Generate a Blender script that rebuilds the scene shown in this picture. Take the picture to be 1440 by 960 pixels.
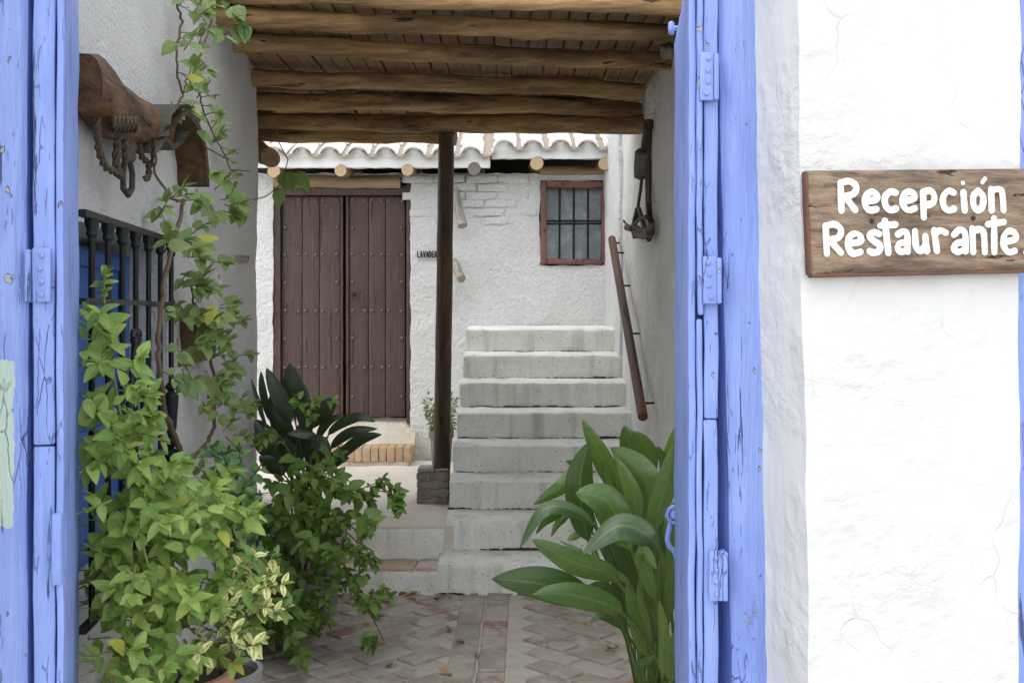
import bpy, bmesh, math, random
from mathutils import Vector, Matrix, noise, Euler
R = math.radians
rnd = random.Random(7)
for o in list(bpy.data.objects): bpy.data.objects.remove(o)
SC = bpy.context.scene; COL = SC.collection

# ------------------------------------------------------------------ camera
F = 1515.0; EYE = 1.46; HOR = 440.0          # focal length and horizon in photo pixels, eye height in metres
cam_d = bpy.data.cameras.new('camera'); cam = bpy.data.objects.new('camera', cam_d); COL.objects.link(cam)
cam.location = (0, 0, EYE); cam.rotation_euler = (R(90), 0, 0)
cam_d.sensor_width = 36; cam_d.lens = 36 * F / 1440; cam_d.shift_y = -(480 - HOR) / 1440
cam_d.clip_start = .05; cam_d.clip_end = 2000
SC.camera = cam
# ------------------------------------------------------------------ sky, sun, exposure (overcast)
SUN_EL, SUN_AZ = 68, 215                       # azimuth clockwise from +Y
w = bpy.data.worlds.new('World'); SC.world = w; w.use_nodes = True
nt = w.node_tree; bg = nt.nodes['Background']
sky = nt.nodes.new('ShaderNodeTexSky'); sky.sky_type = 'NISHITA'; sky.sun_disc = False
sky.sun_elevation = R(SUN_EL); sky.sun_rotation = R(SUN_AZ); sky.dust_density = .6; sky.air_density = 1.6; sky.ozone_density = 1
hs = nt.nodes.new('ShaderNodeHueSaturation'); hs.inputs['Saturation'].default_value = .22   # cloud cover: nearly white sky
nt.links.new(sky.outputs[0], hs.inputs['Color']); nt.links.new(hs.outputs[0], bg.inputs[0])
bg.inputs[1].default_value = .15
sl = bpy.data.lights.new('sun', 'SUN'); sl.energy = .5; sl.angle = R(60); sl.color = (1, .97, .93)
so = bpy.data.objects.new('sun', sl); COL.objects.link(so)
az = R(SUN_AZ); el = R(SUN_EL)
sd = Vector((math.sin(az) * math.cos(el), math.cos(az) * math.cos(el), math.sin(el)))
so.rotation_euler = sd.to_track_quat('Z', 'Y').to_euler(); so.location = sd * 30
SC.view_settings.view_transform = 'Standard'; SC.view_settings.look = 'None'
SC.view_settings.gamma = 1; SC.view_settings.exposure = 1.36
try: SC.view_settings.use_curve_mapping = False
except Exception: pass
try:
    SC.cycles.max_bounces = 10; SC.cycles.diffuse_bounces = 6
except Exception: pass

# ------------------------------------------------------------------ helpers
def P(px, py, D): return Vector(((px - 720) * D / F, D, EYE + (HOR - py) * D / F))
def on_plane(px, py, p0, n):
    d = Vector(((px - 720) / F, 1, (HOR - py) / F)); o = Vector((0, 0, EYE))
    return o + d * ((p0 - o).dot(n) / d.dot(n))
def nz(p, s, seed=0): return noise.noise(Vector((p[0] * s + seed * 7.3, p[1] * s - seed * 3.1, p[2] * s + seed)))
ORG = {}
class MB:
    def __init__(s): s.v = []; s.f = []; s.uv = None
    def add(s, vs, fs):
        k = len(s.v); s.v += [Vector(v) for v in vs]; s.f += [tuple(i + k for i in f) for f in fs]; return s
    def box(s, c, size, M=None):
        x, y, z = [d / 2 for d in size]
        vs = [Vector((i * x, j * y, k * z)) for i in (-1, 1) for j in (-1, 1) for k in (-1, 1)]
        vs = [(M @ v if M else v) + Vector(c) for v in vs]
        return s.add(vs, [(0, 1, 3, 2), (4, 6, 7, 5), (0, 4, 5, 1), (2, 3, 7, 6), (0, 2, 6, 4), (1, 5, 7, 3)])
    def tube(s, pts, rad, n=8, flat=None, cap=True, wob=0, seed=0):
        pts = [Vector(p) for p in pts]; m = len(pts)
        if not hasattr(rad, '__len__'): rad = [rad] * m
        t0 = (pts[1] - pts[0]).normalized(); a = t0.orthogonal().normalized()
        if flat is not None: a = (flat - t0 * flat.dot(t0)).normalized()
        vs = []; fs = []
        for i, p in enumerate(pts):
            t = (pts[min(i + 1, m - 1)] - pts[max(i - 1, 0)]).normalized()
            a = (a - t * a.dot(t)).normalized(); b = t.cross(a)
            for k in range(n):
                q = 2 * math.pi * k / n
                r = rad[i] * (1 + wob * nz(p * 1.0 + (a * math.cos(q) + b * math.sin(q)) * .08, 9, seed))
                vs.append(p + (a * math.cos(q) + b * math.sin(q)) * r)
        for i in range(m - 1):
            for k in range(n):
                fs.append((i * n + k, i * n + (k + 1) % n, (i + 1) * n + (k + 1) % n, (i + 1) * n + k))
        if cap: fs.append(tuple(range(n))[::-1]); fs.append(tuple((m - 1) * n + k for k in range(n)))
        return s.add(vs, fs)
    def lathe(s, c, prof, n=20):
        vs = []; fs = []; m = len(prof)
        for r, z in prof:
            for k in range(n):
                q = 2 * math.pi * k / n; vs.append(Vector(c) + Vector((r * math.cos(q), r * math.sin(q), z)))
        for i in range(m - 1):
            for k in range(n): fs.append((i * n + k, i * n + (k + 1) % n, (i + 1) * n + (k + 1) % n, (i + 1) * n + k))
        fs.append(tuple(range(n))[::-1]); fs.append(tuple((m - 1) * n + k for k in range(n)))
        return s.add(vs, fs)
    def rbox(s, M, size, seg=.04, r=.008, amp=.003, fr=14, seed=0, warp=None):
        """rounded, uneven box; M maps the local frame (corner at the origin) to the world"""
        n = [max(2, int(math.ceil(d / seg)) + 1) for d in size]
        idx = {}; vs = []; fs = []
        def cs(k):
            L = size[k]; m = n[k]
            c = [r * .0, min(r, L / 3)] + [L * i / m for i in range(1, m) if min(r, L/3) * 1.5 < L * i / m < L - min(r, L/3) * 1.5] + [L - min(r, L / 3), L]
            return c
        C = [cs(0), cs(1), cs(2)]
        def vert(i, j, k):
            key = (i, j, k)
            if key in idx: return idx[key]
            p = Vector((C[0][i], C[1][j], C[2][k])); q = Vector([min(max(p[a], min(r, size[a]/3)), size[a] - min(r, size[a]/3)) for a in range(3)])
            d = p - q
            if d.length > 1e-9: p = q + d.normalized() * min(r, min(size) / 3)
            if warp: p = warp(p)
            wp = M @ p
            nn = (M.to_3x3() @ (p - Vector(size) / 2)).normalized()
            if amp: wp = wp + Vector((nz(wp, fr, seed), nz(wp, fr, seed + 5), nz(wp, fr, seed + 9))) * amp
            vs.append(wp); idx[key] = len(vs) - 1; return idx[key]
        N = [len(c) for c in C]
        for ax in range(3):
            a, b = [(1, 2), (2, 0), (0, 1)][ax]
            for side in (0, N[ax] - 1):
                for i in range(N[a] - 1):
                    for j in range(N[b] - 1):
                        q = []
                        for (di, dj) in ((0, 0), (1, 0), (1, 1), (0, 1)):
                            k3 = [0, 0, 0]; k3[ax] = side; k3[a] = i + di; k3[b] = j + dj; q.append(vert(*k3))
                        fs.append(tuple(q) if side else tuple(q[::-1]))
        return s.add(vs, fs)
    def mesh(s, name, base=Vector((0, 0, 0)), sharp=40):
        me = bpy.data.meshes.new(name); me.from_pydata([v - base for v in s.v], [], s.f); me.update()
        me.shade_smooth(); me.set_sharp_from_angle(angle=R(sharp)); return me
    def build(s, name, mat, parent=None, base=None, sharp=40):
        b = ORG[parent.name] if parent else (Vector(base) if base is not None else Vector((0, 0, 0)))
        o = bpy.data.objects.new(name, s.mesh(name, b, sharp)); COL.objects.link(o)
        if mat: o.data.materials.append(mat)
        if parent: o.parent = parent
        else: o.location = b
        ORG[o.name] = b; return o
def tag(o, label, cat, group=None):
    o['label'] = label; o['category'] = cat
    if group: o['group'] = group
    return o
def thing(name, label, cat, base, group=None):
    o = bpy.data.objects.new(name, None); COL.objects.link(o); o.location = base; o.empty_display_size = .1
    ORG[o.name] = Vector(base); return tag(o, label, cat, group)
def inst(name, me, parent, M):                # an object sharing mesh data, placed by a world matrix
    o = bpy.data.objects.new(name, me); COL.objects.link(o)
    if parent: o.parent = parent; M = Matrix.Translation(-ORG[parent.name]) @ M
    o.matrix_basis = M; return o
def struct(o): o['kind'] = 'structure'; return o
def frame(o, x, y=None):                     # matrix from an origin and axes
    x = Vector(x).normalized(); z = Vector((0, 0, 1)); y = z.cross(x)
    return Matrix(((x.x, y.x, z.x, o[0]), (x.y, y.y, z.y, o[1]), (x.z, y.z, z.z, o[2]), (0, 0, 0, 1)))
def hwall(mb, M, W, H, T, holes=(), seg=.035, amp=.006, edge=.006, fr=7, seed=0, warp=None, u0=0, v0=0, fine=.3):
    """wall with openings: front at local y=0, back at y=T; uneven front and edges"""
    def lines(a, b, cuts):
        ks = sorted(set([a, b] + [c for c in cuts if a < c < b])); out = []
        for p, q in zip(ks, ks[1:]):
            m = max(1, int(round((q - p) / seg))); out += [p + (q - p) * i / m for i in range(m)]
        return out + [b]
    U = lines(u0, W, [h[0] for h in holes] + [h[1] for h in holes]); V = lines(v0, H, [h[2] for h in holes] + [h[3] for h in holes])
    def hole(i, j):
        u = (U[i] + U[i + 1]) / 2; v = (V[j] + V[j + 1]) / 2
        return any(h[0] < u < h[1] and h[2] < v < h[3] for h in holes)
    fi = {}; vs = []; fs = []
    def vt(i, j, b):
        if (i, j, b) not in fi:
            u, v = U[i], V[j]
            if warp: u, v = warp(u, v)
            p = Vector((u, T if b else 0, v))
            w_ = M @ p
            du = edge * (nz(w_, 9, seed + 2) + .5 * nz(w_, 23, seed + 4)); dv = edge * nz(w_, 11, seed + 3)
            dn = 0 if b else amp * (nz(w_, fr * .35, seed) * 1.2 + .6 * nz(w_, fr, seed + 1) + fine * nz(w_, fr * 3.3, seed + 6))
            vs.append(M @ Vector((u + du, p.y + dn, v + dv))); fi[(i, j, b)] = len(vs) - 1
        return fi[(i, j, b)]
    nU, nV = len(U) - 1, len(V) - 1
    cell = {(i, j): not hole(i, j) for i in range(nU) for j in range(nV)}
    for (i, j), ok in cell.items():
        if not ok: continue
        c = [(i, j), (i + 1, j), (i + 1, j + 1), (i, j + 1)]
        fs.append(tuple(vt(a, b, 0) for a, b in c)); fs.append(tuple(vt(a, b, 1) for a, b in c)[::-1])
        for k, (di, dj) in enumerate(((0, -1), (1, 0), (0, 1), (-1, 0))):
            if not cell.get((i + di, j + dj), False):
                a, b = c[k], c[(k + 1) % 4]
                m = 3; prev = (vt(*a, 0), vt(*b, 0)); last = (vt(*a, 1), vt(*b, 1))
                fs.append((prev[1], prev[0], last[0], last[1]))
    mb.add(vs, fs)

# ------------------------------------------------------------------ materials
MATS = {}
class NT:
    def __init__(s, name):
        s.m = bpy.data.materials.new(name); s.m.use_nodes = True; s.t = s.m.node_tree; s.b = s.t.nodes['Principled BSDF']
        s.out = s.t.nodes['Material Output']; MATS[name] = s.m
        s.b.inputs['Roughness'].default_value = .8; s.b.inputs['Specular IOR Level'].default_value = .25
        s.co = s.n('ShaderNodeTexCoord').outputs['Object']
    def n(s, k, **kw):
        x = s.t.nodes.new(k)
        for a, v in kw.items(): setattr(x, a, v)
        return x
    def l(s, a, b): s.t.links.new(a, b)
    def noise(s, scale, detail=5, rough=.55, st=(1, 1, 1), rot=(0, 0, 0), co=None):
        mp = s.n('ShaderNodeMapping'); mp.inputs['Scale'].default_value = st; mp.inputs['Rotation'].default_value = rot
        s.l(co or s.co, mp.inputs[0]); x = s.n('ShaderNodeTexNoise'); x.inputs['Scale'].default_value = scale
        x.inputs['Detail'].default_value = detail; x.inputs['Roughness'].default_value = rough; s.l(mp.outputs[0], x.inputs['Vector']); return x.outputs['Fac']
    def ramp(s, f, a, b, ca=(0, 0, 0, 1), cb=(1, 1, 1, 1)):
        x = s.n('ShaderNodeValToRGB'); e = x.color_ramp.elements; e[0].position = a; e[1].position = b; e[0].color = ca; e[1].color = cb
        s.l(f, x.inputs[0]); return x.outputs['Color']
    def mix(s, f, a, b, mode='MIX'):
        x = s.n('ShaderNodeMix', data_type='RGBA', blend_type=mode)
        for sock, v in ((x.inputs[0], f), (x.inputs[6], a), (x.inputs[7], b)):
            if hasattr(v, 'is_output'): s.l(v, sock)
            elif hasattr(v, '__len__'): sock.default_value = (*v[:3], 1)
            else: sock.default_value = v
        return x.outputs[2]
    def math(s, op, a, b=0.0, clamp=False):
        x = s.n('ShaderNodeMath', operation=op, use_clamp=clamp)
        for sock, v in zip(x.inputs, (a, b)):
            if hasattr(v, 'is_output'): s.l(v, sock)
            else: sock.default_value = v
        return x.outputs[0]
    def bump(s, h, strength, dist=.01, prev=None):
        x = s.n('ShaderNodeBump'); x.inputs['Strength'].default_value = strength; x.inputs['Distance'].default_value = dist
        s.l(h, x.inputs['Height'])
        if prev: s.l(prev, x.inputs['Normal'])
        s.l(x.outputs[0], s.b.inputs['Normal']); return x.outputs[0]
    def color(s, c):
        if hasattr(c, 'is_output'): s.l(c, s.b.inputs['Base Color'])
        else: s.b.inputs['Base Color'].default_value = (*c, 1)
    def sep(s, co=None):
        x = s.n('ShaderNodeSeparateXYZ'); s.l(co or s.co, x.inputs[0]); return x.outputs
def plaster(name, base, stain, bs=30, bstr=.5, dist=.01, stain_amt=(.45, .75), speck=.68, speck_col=(.2, .18, .15), streak=0, smooth=False):
    t = NT(name); c = t.mix(t.ramp(t.noise(2.2, 6, .6), *stain_amt), base, stain)
    c = t.mix(t.math('MULTIPLY', t.ramp(t.noise(13, 5, .7), .5, .8), .4), c, stain)
    if streak: c = t.mix(t.math('MULTIPLY', t.ramp(t.noise(9, 6, .65, (1, 1, .12)), .52, .75), streak), c, [v * .55 for v in stain])
    c = t.mix(t.math('MULTIPLY', t.ramp(t.noise(70, 3, .6), speck, speck + .06), .7), c, speck_col)
    t.color(c); t.b.inputs['Roughness'].default_value = .9
    if smooth:                                      # thick limewash: trowel sweeps, patches of ridges, hairline cracks
        mask = t.ramp(t.noise(3.5, 4, .6), .45, .68); b0 = t.bump(t.noise(5, 3, .5, (1, 1, .6), (0, .5, 0)), .7, .03)
        b1 = t.bump(t.math('MULTIPLY', t.noise(bs, 5, .6, (1, 1, 1.6), (.3, .6, 0)), mask), bstr, dist, b0)
        wv = t.n('ShaderNodeTexVoronoi', feature='DISTANCE_TO_EDGE'); wv.inputs['Scale'].default_value = 3.2; mp = t.n('ShaderNodeVectorMath', operation='ADD')
        t.l(t.co, mp.inputs[0]); nn = t.n('ShaderNodeTexNoise'); nn.inputs['Scale'].default_value = 6; t.l(t.co, nn.inputs['Vector']); sc = t.n('ShaderNodeVectorMath', operation='SCALE'); sc.inputs['Scale'].default_value = .16
        t.l(nn.outputs['Color'], sc.inputs[0]); t.l(sc.outputs[0], mp.inputs[1]); t.l(mp.outputs[0], wv.inputs['Vector'])
        ck = t.math('MULTIPLY', t.ramp(wv.outputs['Distance'], .002, .006, (1, 1, 1, 1), (0, 0, 0, 1)), t.ramp(t.noise(2.5, 3), .55, .62)); t.color(t.mix(t.math('MULTIPLY', ck, .3), c, (.40, .39, .37)))
        t.bump(t.math('MULTIPLY', ck, -1), .5, .003, b1); return t.m
    b1 = t.bump(t.noise(bs, 6, .6), bstr, dist); t.bump(t.noise(bs * 4, 4, .6), bstr * .5, dist * .35, b1); return t.m
M_FAC = plaster('facade_plaster', (.585, .585, .58), (.54, .54, .525), 22, .8, .016, speck=.755, smooth=True)
M_LW = plaster('passage_plaster', (.82, .81, .79), (.72, .71, .67), 75, 1.0, .016, speck=.71)
M_RW = plaster('side_plaster', (.82, .81, .78), (.68, .67, .63), 24, 1.0, .025, speck=.70, streak=.25)
M_BW = plaster('courtyard_plaster', (.84, .84, .83), (.77, .77, .75), 30, 1.0, .03, speck=.715)
M_STEP = plaster('stair_plaster', (.80, .80, .75), (.66, .66, .60), 26, .8, .012, stain_amt=(.4, .7), speck=.63, speck_col=(.08, .08, .06), streak=.75)
M_LAND = plaster('landing_plaster', (.66, .61, .54), (.52, .46, .38), 18, .5, .01, speck=.7)
M_CREAM = plaster('threshold_plaster', (.66, .61, .52), (.50, .40, .26), 26, 1.0, .02)
def paint(name, base, dark, under, wear=.66, along=(1, 1, .09), crack=.625, patch=None):
    t = NT(name)
    c = t.mix(t.ramp(t.noise(3, 5, .6), .35, .7), base, dark)
    fine = t.noise(55, 6, .65, along); c = t.mix(t.math('MULTIPLY', t.ramp(fine, .5, .72), .35), c, [min(1, v * 1.25 + .06) for v in base])
    wr = t.ramp(t.noise(7, 8, .72, (1, 1, .35)), wear, wear + .03); c = t.mix(wr, c, under)
    ck = t.ramp(t.noise(34, 7, .62, (along[0], along[1], along[2] * .6)), crack, crack + .035); c = t.mix(t.math('MULTIPLY', ck, .8), c, [v * .28 for v in dark])
    vo = t.n('ShaderNodeTexVoronoi', feature='DISTANCE_TO_EDGE'); vo.inputs['Scale'].default_value = 60
    mp = t.n('ShaderNodeMapping'); mp.inputs['Scale'].default_value = (1, 1, .16); nn = t.n('ShaderNodeTexNoise'); nn.inputs['Scale'].default_value = 22; t.l(t.co, nn.inputs['Vector'])
    va = t.n('ShaderNodeVectorMath', operation='MULTIPLY_ADD'); t.l(nn.outputs['Color'], va.inputs[0]); va.inputs[1].default_value = (.012, .012, .05); t.l(t.co, va.inputs[2]); t.l(va.outputs[0], mp.inputs[0]); t.l(mp.outputs[0], vo.inputs['Vector'])
    cr = t.math('MULTIPLY', t.ramp(vo.outputs['Distance'], .008, .035, (1, 1, 1, 1), (0, 0, 0, 1)), t.ramp(t.noise(8, 5, .7, (1, 1, .35)), .54, .64)); c = t.mix(t.math('MULTIPLY', cr, .45), c, [v * .4 for v in dark])
    chip = t.ramp(t.noise(48, 3, .5, (1, 1, .5)), .70, .72); c = t.mix(chip, c, [v * .5 + .1 for v in under])
    ck = t.math('MAXIMUM', ck, t.math('MAXIMUM', cr, chip))
    if patch: c = patch(t, c)
    t.color(c); t.b.inputs['Roughness'].default_value = .5; t.b.inputs['Specular IOR Level'].default_value = .35
    b1 = t.bump(fine, .6, .010); b2 = t.bump(t.math('MULTIPLY', ck, -1), .9, .010, b1); t.bump(t.math('MULTIPLY', wr, -1), .8, .005, b2); return t.m
def green_patch(t, c):
    x, y, z = t.sep(); zz = t.math('ADD', z, t.math('MULTIPLY', t.noise(9, 6, .7), .10))
    m = t.math('MULTIPLY', t.math('GREATER_THAN', zz, 1.16), t.math('LESS_THAN', zz, 1.43))
    xx = t.math('ADD', x, t.math('MULTIPLY', t.noise(14, 5, .7), .02)); m = t.math('MULTIPLY', m, t.math('LESS_THAN', xx, .008))
    return t.mix(m, c, (.40, .49, .44))
M_BLUE = paint('blue_paint', (.235, .32, .66), (.17, .245, .58), (.50, .50, .52))
M_BLUEL = paint('blue_paint_patched', (.255, .335, .66), (.19, .265, .60), (.50, .50, .52), patch=green_patch)
M_SHUT = paint('shutter_paint', (.035, .11, .36), (.03, .09, .30), (.10, .14, .25), wear=.8, crack=.66)
M_DOOR = paint('brown_door_paint', (.085, .052, .045), (.066, .041, .036), (.20, .16, .13), wear=.74, along=(1, 1, .05), crack=.64)
M_WFR = paint('window_frame_paint', (.19, .085, .07), (.15, .07, .055), (.4, .34, .3), wear=.66, along=(.6, 1, .6))
def wood(name, a, b, dark, along, sc=16, rough=.75, blot=.5):
    t = NT(name); g = t.noise(sc, 8, .65, along); c = t.mix(t.ramp(g, .38, .62), a, b)
    c = t.mix(t.math('MULTIPLY', t.ramp(t.noise(5, 6, .65, [v ** .5 for v in along]), .48, .68), blot), c, dark)
    ck = t.ramp(t.noise(sc * 1.6, 7, .6, [v * .7 if v < 1 else v for v in along]), .64, .69); c = t.mix(t.math('MULTIPLY', ck, .85), c, [v * .25 for v in dark])
    t.color(c); t.b.inputs['Roughness'].default_value = rough
    b1 = t.bump(g, .9, .02); t.bump(t.math('MULTIPLY', ck, -1), .9, .012, b1); return t.m
M_BEAM = wood('beam_wood', (.56, .37, .17), (.27, .155, .07), (.075, .048, .028), (.055, 1, 1), 24, blot=.85)
M_BOARD = wood('ceiling_board_wood', (.36, .235, .12), (.25, .155, .08), (.12, .08, .05), (1, .07, 1), 18)
M_POST = wood('post_wood', (.115, .062, .032), (.06, .034, .02), (.02, .013, .009), (1, 1, .045), 24, .42, .8)
M_LOGV = wood('log_wood', (.42, .30, .175), (.29, .195, .11), (.14, .095, .06), (.06, 1, 1), 18)
M_RAIL = wood('rail_wood', (.16, .07, .045), (.10, .042, .03), (.05, .022, .016), (1, .08, .08), 22, .35)
M_STICK = wood('weathered_wood', (.45, .41, .36), (.30, .26, .22), (.16, .13, .1), (1, 1, .1), 24)
M_YOKE = wood('yoke_wood', (.17, .085, .036), (.06, .034, .019), (.022, .015, .011), (.7, .2, 1), 26, .6, .8)
M_YGREY = wood('yoke_grey_wood', (.085, .075, .06), (.055, .047, .037), (.03, .025, .02), (1, .25, 1), 16)
M_BOX = wood('box_wood', (.17, .10, .065), (.12, .07, .045), (.07, .045, .03), (1, 1, .1), 20)
M_SIGN = wood('sign_wood', (.36, .26, .18), (.13, .095, .07), (.06, .046, .036), (.07, 1, 1), 46, .7, .7)
M_SEDGE = wood('sign_edge_paint', (.15, .07, .05), (.11, .05, .038), (.06, .035, .03), (.2, 1, .2), 20)
def endgrain(name, a, b):
    t = NT(name); x = t.n('ShaderNodeTexWave', wave_type='RINGS', rings_direction='Y'); x.inputs['Scale'].default_value = 32; x.inputs['Distortion'].default_value = 3
    mp = t.n('ShaderNodeTexCoord'); t.l(mp.outputs['Object'], x.inputs['Vector']); t.color(t.mix(x.outputs['Fac'], a, b)); return t.m
M_END = endgrain('log_end_grain', (.50, .38, .24), (.38, .26, .15)); M_ENDG = endgrain('grey_log_end', (.2, .19, .17), (.13, .125, .11))
def plain(name, c, rough=.7, metal=0, var=.35, sc=20, bump=.3):
    t = NT(name); t.color(t.mix(t.noise(sc, 5, .6), [v * (1 - var) for v in c], [min(1, v * (1 + var)) for v in c]))
    t.b.inputs['Roughness'].default_value = rough; t.b.inputs['Metallic'].default_value = metal; t.bump(t.noise(sc * 4, 4), bump, .003); return t.m
M_IRON = plain('black_iron', (.018, .020, .018), .45, .3); M_RUST = plain('old_iron', (.05, .04, .033), .6, .5)
M_ROPE = plain('esparto_rope', (.075, .056, .036), .95, 0, .5, 60, .8); M_LEATH = plain('old_leather', (.075, .058, .045), .6)
M_FELT = plain('felt_pad', (.16, .15, .12), .95)
M_STUD = plain('door_stud', (.17, .125, .11), .4, .2); M_DARK = plain('painted_interior_shade', (.012, .012, .011), .9)  # M_DARK: near-black colour standing in for the shade of unlit spaces
M_WHITE = plain('white_letter_paint', (.74, .74, .72), .8, 0, .12, 60, .8); M_BLACK = plain('black_letter_paint', (.02, .02, .02), .8)
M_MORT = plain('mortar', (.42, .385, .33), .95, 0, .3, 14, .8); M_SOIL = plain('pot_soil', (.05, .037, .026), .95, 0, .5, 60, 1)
M_TERRA = plain('terracotta', (.40, .22, .135), .85, 0, .25, 9, .4); M_GPOT = plain('grey_pot', (.25, .245, .23), .85, 0, .2, 12)
M_STREET = plain('street_stone', (.52, .50, .46), .9, 0, .2, 3); M_SLATE = plain('slate_slab', (.30, .28, .26), .8)
M_FASC = plaster('eave_plaster', (.76, .76, .74), (.60, .58, .53), 20, .5, .01)
M_TILE = plaster('whitewashed_tile', (.82, .81, .79), (.68, .58, .47), 30, .4, .006, stain_amt=(.52, .72), speck=.64, speck_col=(.42, .27, .17))
M_DEBRIS = plain('roof_debris', (.33, .285, .235), .95, 0, .8, 45, 1); M_STEM = plain('vine_stem', (.12, .085, .055), .85)
M_GSTEM = plain('green_stem', (.17, .22, .07), .7)
def brickm(name, cols, white, amt):
    t = NT(name); oi = t.n('ShaderNodeObjectInfo').outputs['Random']; x = t.n('ShaderNodeValToRGB'); t.l(oi, x.inputs[0])
    e = x.color_ramp.elements; e[0].color = (*cols[0], 1); e[1].color = (*cols[-1], 1)
    for i, c in enumerate(cols[1:-1]): k = e.new((i + 1) / (len(cols) - 1)); k.color = (*c, 1)
    g = t.n('ShaderNodeNewGeometry').outputs['Position']
    m = t.math('ADD', t.noise(6, 8, .72, co=g), t.math('MULTIPLY', t.math('SUBTRACT', oi, .5), .12))
    c = t.mix(t.ramp(m, amt, amt + .10), x.outputs[0], white); c = t.mix(t.math('MULTIPLY', t.ramp(t.noise(30, 5, .7, co=g), .5, .75), .35), c, [v * .5 for v in cols[0]])
    t.color(c); t.b.inputs['Roughness'].default_value = .85; b = t.bump(t.noise(50, 6, .65, co=g), .6, .006); return t.m
M_FBRICK = brickm('floor_brick', [(.27, .24, .205), (.31, .27, .23), (.27, .215, .175), (.32, .285, .245), (.25, .14, .10), (.29, .255, .22), (.33, .295, .255)], (.37, .34, .30), .45)
M_PBRICK = brickm('pedestal_brick', [(.23, .14, .10), (.20, .17, .14), (.26, .16, .11)], (.27, .25, .21), .5)
M_SBRICK = brickm('threshold_brick', [(.52, .36, .22), (.44, .30, .18), (.56, .42, .27)], (.56, .47, .36), .55)
M_LBRICK = brickm('ledge_brick', [(.46, .33, .25), (.50, .40, .33), (.42, .29, .22)], (.60, .55, .49), .48)
def glass(name):
    t = NT(name); c = t.mix(t.ramp(t.noise(9, 6, .65), .45, .75), (.17, .20, .225), (.34, .37, .40)); t.color(c)  # dust tone, raised to paint in a blue-grey reflection
    t.b.inputs['Roughness'].default_value = .22; t.b.inputs['Specular IOR Level'].default_value = .6; return t.m
M_GLASS = glass('dusty_reflection_glass')
def leafm(name, a, b, vein, gloss=.4, trans=.35, varieg=None, long=False, yellow=0):
    t = NT(name)
    r1 = t.n('ShaderNodeObjectInfo').outputs['Random']; r2 = t.n('ShaderNodeNewGeometry').outputs['Random Per Island']
    r = t.math('FRACT', t.math('ADD', t.math('MULTIPLY', r1, 7.3), r2)); uv = t.n('ShaderNodeUVMap').outputs[0]
    c = t.mix(r, a, b); u, v, _ = t.sep(uv); d = t.math('ABSOLUTE', t.math('SUBTRACT', u, .5))
    if yellow: c = t.mix(t.math('GREATER_THAN', r, 1 - yellow), c, (.42, .42, .05))
    if varieg:
        nn = t.noise(4, 3, .6, co=uv); m = t.ramp(t.math('ADD', d, t.math('MULTIPLY', t.math('SUBTRACT', nn, .5), .5)), .06, .10)
        sw = t.math('GREATER_THAN', t.math('FRACT', t.math('MULTIPLY', r, 5.7)), .45)
        c = t.mix(t.math('MULTIPLY', m, sw), c, varieg)
    if long:
        st = t.noise(1, 5, .65, (46, 1.3, 1), co=uv); c = t.mix(t.math('MULTIPLY', t.ramp(st, .40, .70), .35), c, vein); t.bump(st, .35, .004)
        dry = t.math('MULTIPLY', t.ramp(t.math('ADD', v, t.math('MULTIPLY', t.noise(5, 4, .7, co=uv), .10)), .995, 1.03), t.math('GREATER_THAN', r, .45)); c = t.mix(dry, c, (.36, .25, .12))
        c = t.mix(t.math('MULTIPLY', t.ramp(t.noise(3, 4, .7, (2, 5, 1), co=uv), .5, .75), .35), c, [q * .45 for q in a])
    else:
        wv = t.math('SINE', t.math('MULTIPLY', t.math('SUBTRACT', v, t.math('MULTIPLY', d, .7)), 42)); c = t.mix(t.math('MULTIPLY', t.ramp(wv, .75, 1.0), .35), c, vein)
    c = t.mix(t.math('MULTIPLY', t.ramp(d, .0, .045, (1, 1, 1, 1), (0, 0, 0, 1)), .6), c, vein)
    t.color(c); t.b.inputs['Roughness'].default_value = gloss; t.b.inputs['Specular IOR Level'].default_value = .75 if long else .5
    c2 = t.noise(60, 4, .6, co=t.n('ShaderNodeNewGeometry').outputs['Position']); t.color(t.mix(t.math('MULTIPLY', t.ramp(c2, .45, .75), .3), c, [q * .5 for q in a]))
    if not long: t.bump(t.math('ADD', t.ramp(d, 0, .08), wv), .25, .002)
    tr = t.n('ShaderNodeBsdfTranslucent'); t.l(t.mix(.5, c, (.30, .42, .05), 'MIX'), tr.inputs[0]); mx = t.n('ShaderNodeMixShader'); mx.inputs[0].default_value = trans
    t.l(t.b.outputs[0], mx.inputs[1]); t.l(tr.outputs[0], mx.inputs[2]); t.l(mx.outputs[0], t.out.inputs[0]); return t.m
L_LIGHT = leafm('light_green_leaf', (.13, .25, .035), (.35, .47, .10), (.42, .52, .22), .45, .3, yellow=.02)
L_MID = leafm('mid_green_leaf', (.075, .16, .025), (.155, .26, .045), (.17, .27, .07), .45, .3)
L_VINE = leafm('vine_leaf', (.11, .195, .045), (.21, .30, .09), (.24, .32, .13), .5, .3, yellow=.02)
L_DARK = leafm('glossy_dark_leaf', (.04, .11, .03), (.09, .19, .05), (.12, .2, .07), .25, .15)
L_VAR = leafm('variegated_leaf', (.07, .16, .03), (.16, .26, .05), (.3, .4, .15), .3, .2, varieg=(.72, .68, .28))
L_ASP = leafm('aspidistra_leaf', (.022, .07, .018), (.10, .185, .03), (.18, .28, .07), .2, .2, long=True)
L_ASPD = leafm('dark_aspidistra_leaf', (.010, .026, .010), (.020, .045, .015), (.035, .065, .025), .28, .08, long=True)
L_OLIVE = leafm('small_pot_leaf', (.09, .14, .04), (.14, .20, .06), (.2, .26, .1), .5, .3)
L_DRY = leafm('dry_leaf', (.42, .28, .12), (.30, .18, .08), (.5, .38, .2), .8, .1)

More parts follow.
